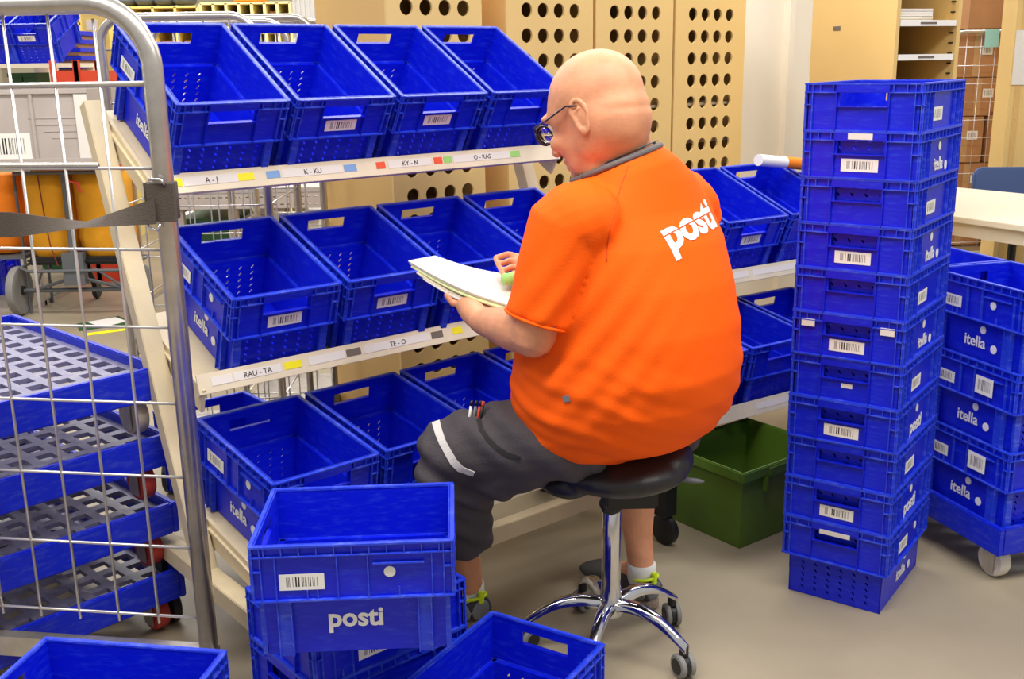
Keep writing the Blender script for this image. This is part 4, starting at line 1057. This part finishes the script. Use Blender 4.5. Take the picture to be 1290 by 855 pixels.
# thumb cap
cap_ = MBd().tube([P_(653, 350.5, 2.569), P_(645, 351, 2.56), P_(635, 352, 2.552), P_(631.5, 352, 2.551)], [.0162, .016, .0150, .007], 16).build('green_thumb_cap', M_TAG['green'], man, smooth=True); cap_.matrix_parent_inverse = MO
# necklace cord
CN = P_(776, 205, 2.43)
def cpt(a, r, dz=0): return CN+L_*r*cos(a)+F_*r*sin(a)+Z_*(-.034*sin(a)-.022*cos(a)+dz)
nk = MBd().tube([cpt(radians(150+i*16), .092, .010) for i in range(14)], .0020, 6).build('neck_cord', M_GREYP, man, smooth=True); nk.matrix_parent_inverse = MO
# ---- shirt
sh = MBd()
def ring(px_, py_, Y_, a, b, tilt=0, dz=0):
    c = P_(px_, py_, Y_); return (c, a, b, L_, (F_+Z_*tilt).normalized())
LT, FT = (L_-Z_*.22), (F_-Z_*.34)
R = [ring(784, 566, 2.475, .150, .12, -.15), ring(784, 552, 2.47, .225, .19, -.15), ring(783, 528, 2.465, .264, .228, -.12), ring(785, 495, 2.455, .278, .252, -.08), ring(790, 452, 2.44, .274, .252), ring(796, 400, 2.43, .256, .232), ring(799, 350, 2.425, .244, .202),
     ring(798, 300, 2.425, .236, .168), ring(796, 262, 2.43, .215, .135), (P_(792, 236, 2.43), .170, .118, L_-Z_*.1, F_-Z_*.15), (P_(784, 220, 2.43), .128, .112, L_-Z_*.18, F_-Z_*.28), (P_(777, 207, 2.43), .100, .099, LT, FT)]
rings(sh, R, 48, 2.25)
caps(sh, [shL+V((.03, 0, .012)), shL, shL.lerp(elL, .55)], [.088, .088, .082])
sh.tube([shL, shL.lerp(elL, .55), shL.lerp(elL, .70), shL.lerp(elL, .86)], [.086, .082, .079, .077], 28)
caps(sh, [shL+V((.03, .03, -.01)), P_(742, 320, 2.33)], [.084, .09])
caps(sh, [shR-V((.03, 0, -.012)), shR, shR.lerp(elR, .55)], [.086, .084, .078]); sh.tube([shR, shR.lerp(elR, .8)], [.084, .076], 24)
caps(sh, [shL+V((.02, .02, .02)), P_(765, 254, 2.42)], [.073, .068]); caps(sh, [shR, P_(818, 232, 2.46)], [.075, .07])
def gau(co, p, s): return np.exp(-((co-np.array(p))**2).sum(1)/s**2)
c1 = np.array(P_(690, 500, 2.3)); c2_ = np.array(P_(640, 500, 2.35)); ap = np.array(P_(715, 430, 2.22))
def shdisp(co):
    d = np.zeros(len(co))
    # swinging folds across the lower back and round the hip
    p = at(650, 470, 2.3); q = np.array(p)
    r = np.linalg.norm((co-np.array(P_(665, 300, 2.15)))*np.array([1, 1, 1.0]), axis=1)
    lowm = 1/(1+np.exp((co[:, 2]-.80)/.05))
    side = 1/(1+np.exp((co[:, 0]-.30)/.07))
    u = co[:, 2]*1.0+.45*(co[:, 0])+.012*np.sin(co[:, 0]*23+1)
    d += .0034*np.sin(u*68+.9*np.sin(co[:, 0]*13))*lowm*(.35+.65*side)
    d += .0016*np.sin(u*150+2*np.sin(co[:, 0]*17))*lowm*side
    # folds running from the armpit
    a = gau(co, ap, .16); v_ = co[:, 2]*.7-co[:, 0]*.9
    d += .0045*a*np.sin(v_*95)
    b = gau(co, np.array(P_(905, 470, 2.5)), .16); d += .004*b*np.sin((co[:, 2]+.7*co[:, 0])*80)
    d += .0025*np.sin(co[:, 0]*19+co[:, 2]*11)*np.sin(co[:, 1]*17)
    return d
shirt = remesh(sh, 'orange_t_shirt', M_ORANGE, .0055, 9, man, shdisp); shirt.matrix_parent_inverse = MO
# sleeve hem ridge, collar, seam
sv = (elL-shL).normalized()
def hoop(c, n_, r, rt, name, m, sc=(1, 1)):
    a = n_.orthogonal().normalized(); b = n_.cross(a)
    pts = [c+a*r*sc[0]*cos(t)+b*r*sc[1]*sin(t) for t in [2*pi*i/32 for i in range(33)]]
    h_ = MBd().tube(pts, rt, 8, False).build(name, m, man, smooth=True); h_.matrix_parent_inverse = MO; return h_
hoop(shL.lerp(elL, .865), sv, .0745, .0038, 'sleeve_hem', M_ORANGE)
cb = MBd().tube([cpt(2*pi*i/40, .0985, -.001) for i in range(41)], .0075, 8, False).build('collar', M_COLLAR, man, smooth=True); cb.matrix_parent_inverse = MO
# logo on the back, laid onto the cloth
bvh = BVHTree.FromPolygons([v.co.copy() for v in shirt.data.vertices], [tuple(p.vertices) for p in shirt.data.polygons])
def hit(px_, py_):
    d = (at(px_, py_, 2)-CAM).normalized(); h_ = bvh.ray_cast(CAM, d); return h_[0], h_[1]
hp_, hn = hit(873, 281); 
bx = Z_.cross(hn).normalized(); by_ = hn.cross(bx)
rot = .17; tx_ = (bx*cos(rot)+by_*sin(rot)); tyv = (by_*cos(rot)-bx*sin(rot))
me = text_mesh('posti', .098, M_WHITE, .0034, .0012).copy(); me.name = 'back_logo'
bm = bmesh.new(); bm.from_mesh(me)
bmesh.ops.triangulate(bm, faces=bm.faces)
for _ in range(3): bmesh.ops.subdivide_edges(bm, edges=[e for e in bm.edges if e.calc_length() > .006], cuts=1); bmesh.ops.triangulate(bm, faces=[f for f in bm.faces if len(f.verts) > 3])
# the thin horizontal cut through the letters
for yy in (-.0015, .0015): bmesh.ops.bisect_plane(bm, geom=bm.verts[:]+bm.edges[:]+bm.faces[:], plane_co=(0, yy+.004, 0), plane_no=(0, 1, 0))
bmesh.ops.delete(bm, geom=[f for f in bm.faces if abs(f.calc_center_median().y-.004) < .0014], context='FACES')
for v in bm.verts:
    k = v.co.z; o_ = hp_+tx_*v.co.x*1.08+tyv*v.co.y+hn*.12; h_ = bvh.ray_cast(o_, -hn)
    v.co = (h_[0] if h_[0] else o_-hn*.12)+hn*(.0014+k*.5)
bm.to_mesh(me); bm.free()
lg_ = put('back_logo', me, man, label='white posti lettering'); lg_.matrix_parent_inverse = MO
rp, rn = hit(714, 502)
rx = Z_.cross(rn).normalized(); q = MBd().box((0, 0, 0), (.020, .013, .0012), frame(rp+rn*.002, (rx+Z_*.3).normalized(), (Z_-rx*.3).normalized(), rn)).build('reflective_tab', M_SHOEG, man); q.matrix_parent_inverse = MO
# raglan seams pressed on the cloth
def seam(name, pxs, r=.0012):
    pts = [h_[0]+h_[1]*.0004 for h_ in (hit(*p) for p in pxs) if h_[0]]
    s_ = MBd().tube(pts, r, 6).build(name, mat('seam_orange', (226, 84, 8), .8) if 'seam_orange' not in bpy.data.materials else bpy.data.materials['seam_orange'], man, smooth=True); s_.matrix_parent_inverse = MO
seam('shoulder_seam', [(792+(764-792)*u+6*sin(pi*u)*-1, 208+(330-208)*u) for u in [i/16 for i in range(17)]])
# ---- shorts
st = MBd()
rings(st, [(pelv-Z_*.05, .16, .12, L_, F_), (pelv-Z_*.01, .19, .16, L_, F_), (pelv+Z_*.04, .20, .17, L_, F_), (pelv+Z_*.10, .18, .15, L_, F_)], 32, 2.3)
hemL = kneeL.lerp(ankL, .62)
kL2 = kneeL+V((.0, 0, .004))
caps(st, [hipL+V((0, 0, -.005)), hipL.lerp(kL2, .5), kL2], [.112, .102, .082]); 
fc = kneeL.lerp(ankL, .2)
st.tube([kneeL+V((0, 0, .02)), kneeL.lerp(ankL, .25), kneeL.lerp(ankL, .45), hemL], [.078, .088, .086, .080], 28)
caps(st, [P_(590, 560, 2.44), P_(558, 590, 2.46), P_(566, 640, 2.50)], [.076, .070, .064])
caps(st, [hipL.lerp(kneeL, .35)-Z_*.04, kneeL.lerp(ankL, .2)+V((.03, -.01, 0))], [.085, .075])
hemR = kneeR.lerp(ankR, .08)
caps(st, [hipR, kneeR], [.115, .082]); st.tube([kneeR, hemR], [.080, .078], 24)
def sd(co):
    d = np.zeros(len(co)); kk = gau(co, kneeL+V((.03, -.05, -.05)), .20)
    u = co[:, 2]*.8+co[:, 0]*.55
    d += .0055*kk*np.sin(u*75+1.5*np.sin(co[:, 0]*14)); d += .0028*np.sin(u*120+co[:, 1]*22+2*np.sin(co[:, 2]*15))
    return d
shorts = remesh(st, 'shorts', M_SHORT, .0055, 4, man, sd); shorts.matrix_parent_inverse = MO
bvh2 = BVHTree.FromPolygons([v.co.copy() for v in shorts.data.vertices], [tuple(p.vertices) for p in shorts.data.polygons])
def hit2(px_, py_):
    d = (at(px_, py_, 2)-CAM).normalized(); h_ = bvh2.ray_cast(CAM, d); return h_[0], h_[1]
def band(name, pxs, hw, m, th=.0014):
    H_ = [hit2(*p) for p in pxs]; H_ = [h_ for h_ in H_ if h_[0]]
    vs = []; n = len(H_)
    for i, (p, nn) in enumerate(H_):
        t = (H_[min(i+1, n-1)][0]-H_[max(i-1, 0)][0]).normalized(); s_ = nn.cross(t).normalized()*hw
        for q in (-1, 1):
            w_ = p+s_*q+nn*.05; hh = bvh2.ray_cast(w_, -nn); b_0 = hh[0] if hh[0] and (hh[0]-p).length < .03 else p+s_*q
            vs += [b_0+nn*.0005, b_0+nn*(.0008+th)]
    fs = [(4*i+a, 4*i+b, 4*i+4+b, 4*i+4+a) for i in range(n-1) for a, b in ((0, 1), (1, 3), (3, 2), (2, 0))]+[(0, 1, 3, 2), (4*n-4, 4*n-2, 4*n-1, 4*n-3)]
    o_ = MBd().add(vs, fs).build(name, m, man); o_.matrix_parent_inverse = MO; return o_
path = [(549, 531), (553, 545), (558, 557), (565, 570), (572, 582), (580, 590), (589, 594), (597, 597)]
pp = []
for a, b in zip(path, path[1:]):
    for k in range(3): pp.append((a[0]+(b[0]-a[0])*k/3, a[1]+(b[1]-a[1])*k/3))
band('reflective_stripe', pp+[path[-1]], .010, M_REFL)
pk = [(603, 528), (606, 540), (614, 552), (625, 563), (638, 572), (655, 577)]
pp = []
for a, b in zip(pk, pk[1:]):
    for k in range(3): pp.append((a[0]+(b[0]-a[0])*k/3, a[1]+(b[1]-a[1])*k/3))
band('pocket_flap', pp+[pk[-1]], .005, mat('pocket_black', (34, 31, 32), .8), .003)
for k, (x_, m_) in enumerate(((592, M_WHITE), (598, M_SHOEG), (604, M_RED), (608, M_BLACK))):
    h_ = hit2(x_, 524)
    if h_[0]:
        up_ = (at(x_+4, 505, h_[0].y)-at(x_, 530, h_[0].y)).normalized()
        pen = thing('pen', ('white pen in the man\'s thigh pocket', 'grey pen in the man\'s thigh pocket', 'red pen in the man\'s thigh pocket', 'black pen in the man\'s thigh pocket')[k], 'pen', h_[0]+h_[1]*.005, group='pens in the thigh pocket')
        MBd().tube([-up_*.030, up_*.022], .0035, 8).build('barrel', m_, pen, smooth=True); MBd().tube([up_*.022, up_*.034], .004, 8).build('cap', M_BLACK if k != 3 else M_RED, pen, smooth=True)
# ---- shoes and socks
def shoe(ank, label):
    z0 = 0; hd = F_; base = V((ank.x, ank.y, 0))-hd*.045; sd_ = L_
    up = MBd(); so = MBd(); R2 = []; R1 = []
    prof = [(0, .030, .085), (.03, .040, .088), (.08, .043, .088), (.13, .047, .078), (.19, .052, .066), (.24, .046, .055), (.275, .026, .038)]
    for y, w_, h_ in prof:
        c = base+hd*y; R2.append((c+Z_*(.022+(h_-.022)/2), w_, (h_-.018)/2, sd_, Z_))
    rings(up, R2, 24, 2.6)
    u_ = remesh(up, 'shoe', M_SHOE, .004, 3, man); u_.matrix_parent_inverse = MO
    vs = []; n = 28; pts = []
    for i in range(n):
        t = 2*pi*i/n; y = .136+.150*cos(t); w_ = .050*(1 if y > .12 else .86); pts.append((y, w_*math.copysign(abs(sin(t))**.7, sin(t))))
    so.add([base+hd*y+sd_*x+Z_*z for z in (.002, .028) for y, x in pts], [tuple(range(n-1, -1, -1)), tuple(range(n, 2*n))]+[(i, (i+1) % n, n+(i+1) % n, n+i) for i in range(n)])
    s_ = so.build('sole', M_SOLE, u_, bevel=.004); s_.matrix_parent_inverse = Matrix()
    pn = MBd(); 
    for sg in (-1, 1): pn.ell((0, 0, 0), (.035, .006, .026), frame(base+hd*.03+sd_*sg*.037+Z_*.052, hd, sd_, Z_))
    pn.ell((0, 0, 0), (.008, .03, .03), frame(base-hd*.002+Z_*.055, hd, sd_, Z_))
    q = remesh(pn, 'heel_panel', M_SHOEG, .003, 2, None); q.parent = u_
    tb = MBd().box((0, 0, 0), (.010, .016, .035), frame(base-hd*.004+Z_*.094, hd, sd_, Z_)); q = tb.build('heel_tab', M_HIVIS, u_, bevel=.002)
    cl = MBd().tube([base+hd*.035+hd*.040*cos(a)+sd_*.036*sin(a)+Z_*(.090+.004*cos(2*a)) for a in [2*pi*i/20 for i in range(21)]], .0045, 8, False).build('collar_trim', M_HIVIS, u_, smooth=True)
    sc = MBd().tube([ank-Z_*.03, ank+Z_*.0, ank+Z_*.022], [.041, .040, .0395], 20).build('sock', M_SOCK, man, smooth=True); sc.matrix_parent_inverse = MO
shoe(ankL, ''); shoe(ankR, '')
# ---- saddle seat
se = MBd(); sc_ = P_(757, 590, 2.46)
Ms = frame(V((.225, 2.47, .532)), (cos(.25), sin(.25), 0), (-sin(.25), cos(.25), 0), (0, 0, 1))
se.ell((.03, -.01, -.002), (.180, .185, .060), Ms, 28, 14); se.ell((-.105, .0, -.028), (.070, .11, .042), Ms, 24, 12); se.ell((.12, .0, .012), (.10, .15, .056), Ms, 24, 12)
stool = [o_ for o_ in bpy.data.objects if o_.name == 'saddle_stool'][0]
seat = remesh(se, 'seat', M_LEATH, .006, 4, stool); seat.matrix_parent_inverse = Matrix.Translation(-SP)
# ---- letters in his hands
qa, qb, qc, qd = P_(513, 328, 2.60), P_(550, 322, 2.70), P_(655, 347, 2.66), P_(646, 386, 2.47)
nn = (qb-qa).cross(qd-qa).normalized()
if nn.z < 0: nn = -nn
ld = ['topmost white letter of the pile in the man\'s hands, under his green thumb cap', 'second letter from the top of the pile in the man\'s hands', 'letter with a pale green edge in the man\'s hand-held pile', 'fourth letter down in the man\'s hand-held pile', 'fifth letter down in the man\'s hand-held pile', 'sixth letter down in the man\'s hand-held pile', 'lowest letter of the pile, resting on the man\'s left fingers']
cols = [M_PAPER, M_PAPER, mat('pale_green_paper', (206, 216, 160), .7), M_PAPER, mat('cream_paper', (226, 214, 190), .7), M_PAPER, M_PAPER]
for i in range(7):
    off = -nn*.0042*i; j = lambda: V((random.uniform(-1, 1), random.uniform(-1, 1), 0))*.006
    C4 = [qa+off+j()+(qd-qa)*.03*(i), qb+off+j()-(qb-qa)*.05*i, qc+off+j(), qd+off+j()]
    n_ = 6; vs = []
    for k in range(n_+1):
        u = k/n_
        for w_ in range(n_+1):
            v_ = w_/n_; p = (C4[0].lerp(C4[1], v_)).lerp(C4[3].lerp(C4[2], v_), u); p = p - nn*(.012*sin(pi*u)*(1-.3*v_))*1.0
            vs.append(p)
    N_2 = len(vs); vs += [p-nn*.003 for p in vs]; w1 = n_+1
    fs = []
    for k in range(n_):
        for w_ in range(n_):
            a = k*w1+w_; fs += [(a, a+1, a+w1+1, a+w1), (N_2+a, N_2+a+w1, N_2+a+w1+1, N_2+a+1)]
    bd = [(w_, w_+1) for w_ in range(n_)]+[(k*w1+n_, (k+1)*w1+n_) for k in range(n_)]+[(n_*w1+w_+1, n_*w1+w_) for w_ in range(n_)][::1]+[((k+1)*w1, k*w1) for k in range(n_)]
    fs += [(a, b, N_2+b, N_2+a) for a, b in bd]
    tag(sharp(MBd().add(vs, fs).build('letter', cols[i])), ld[i], 'letter', 'letters held by the man')
# paper in a crate behind the knee
pq = at(655, 452, 3.02)
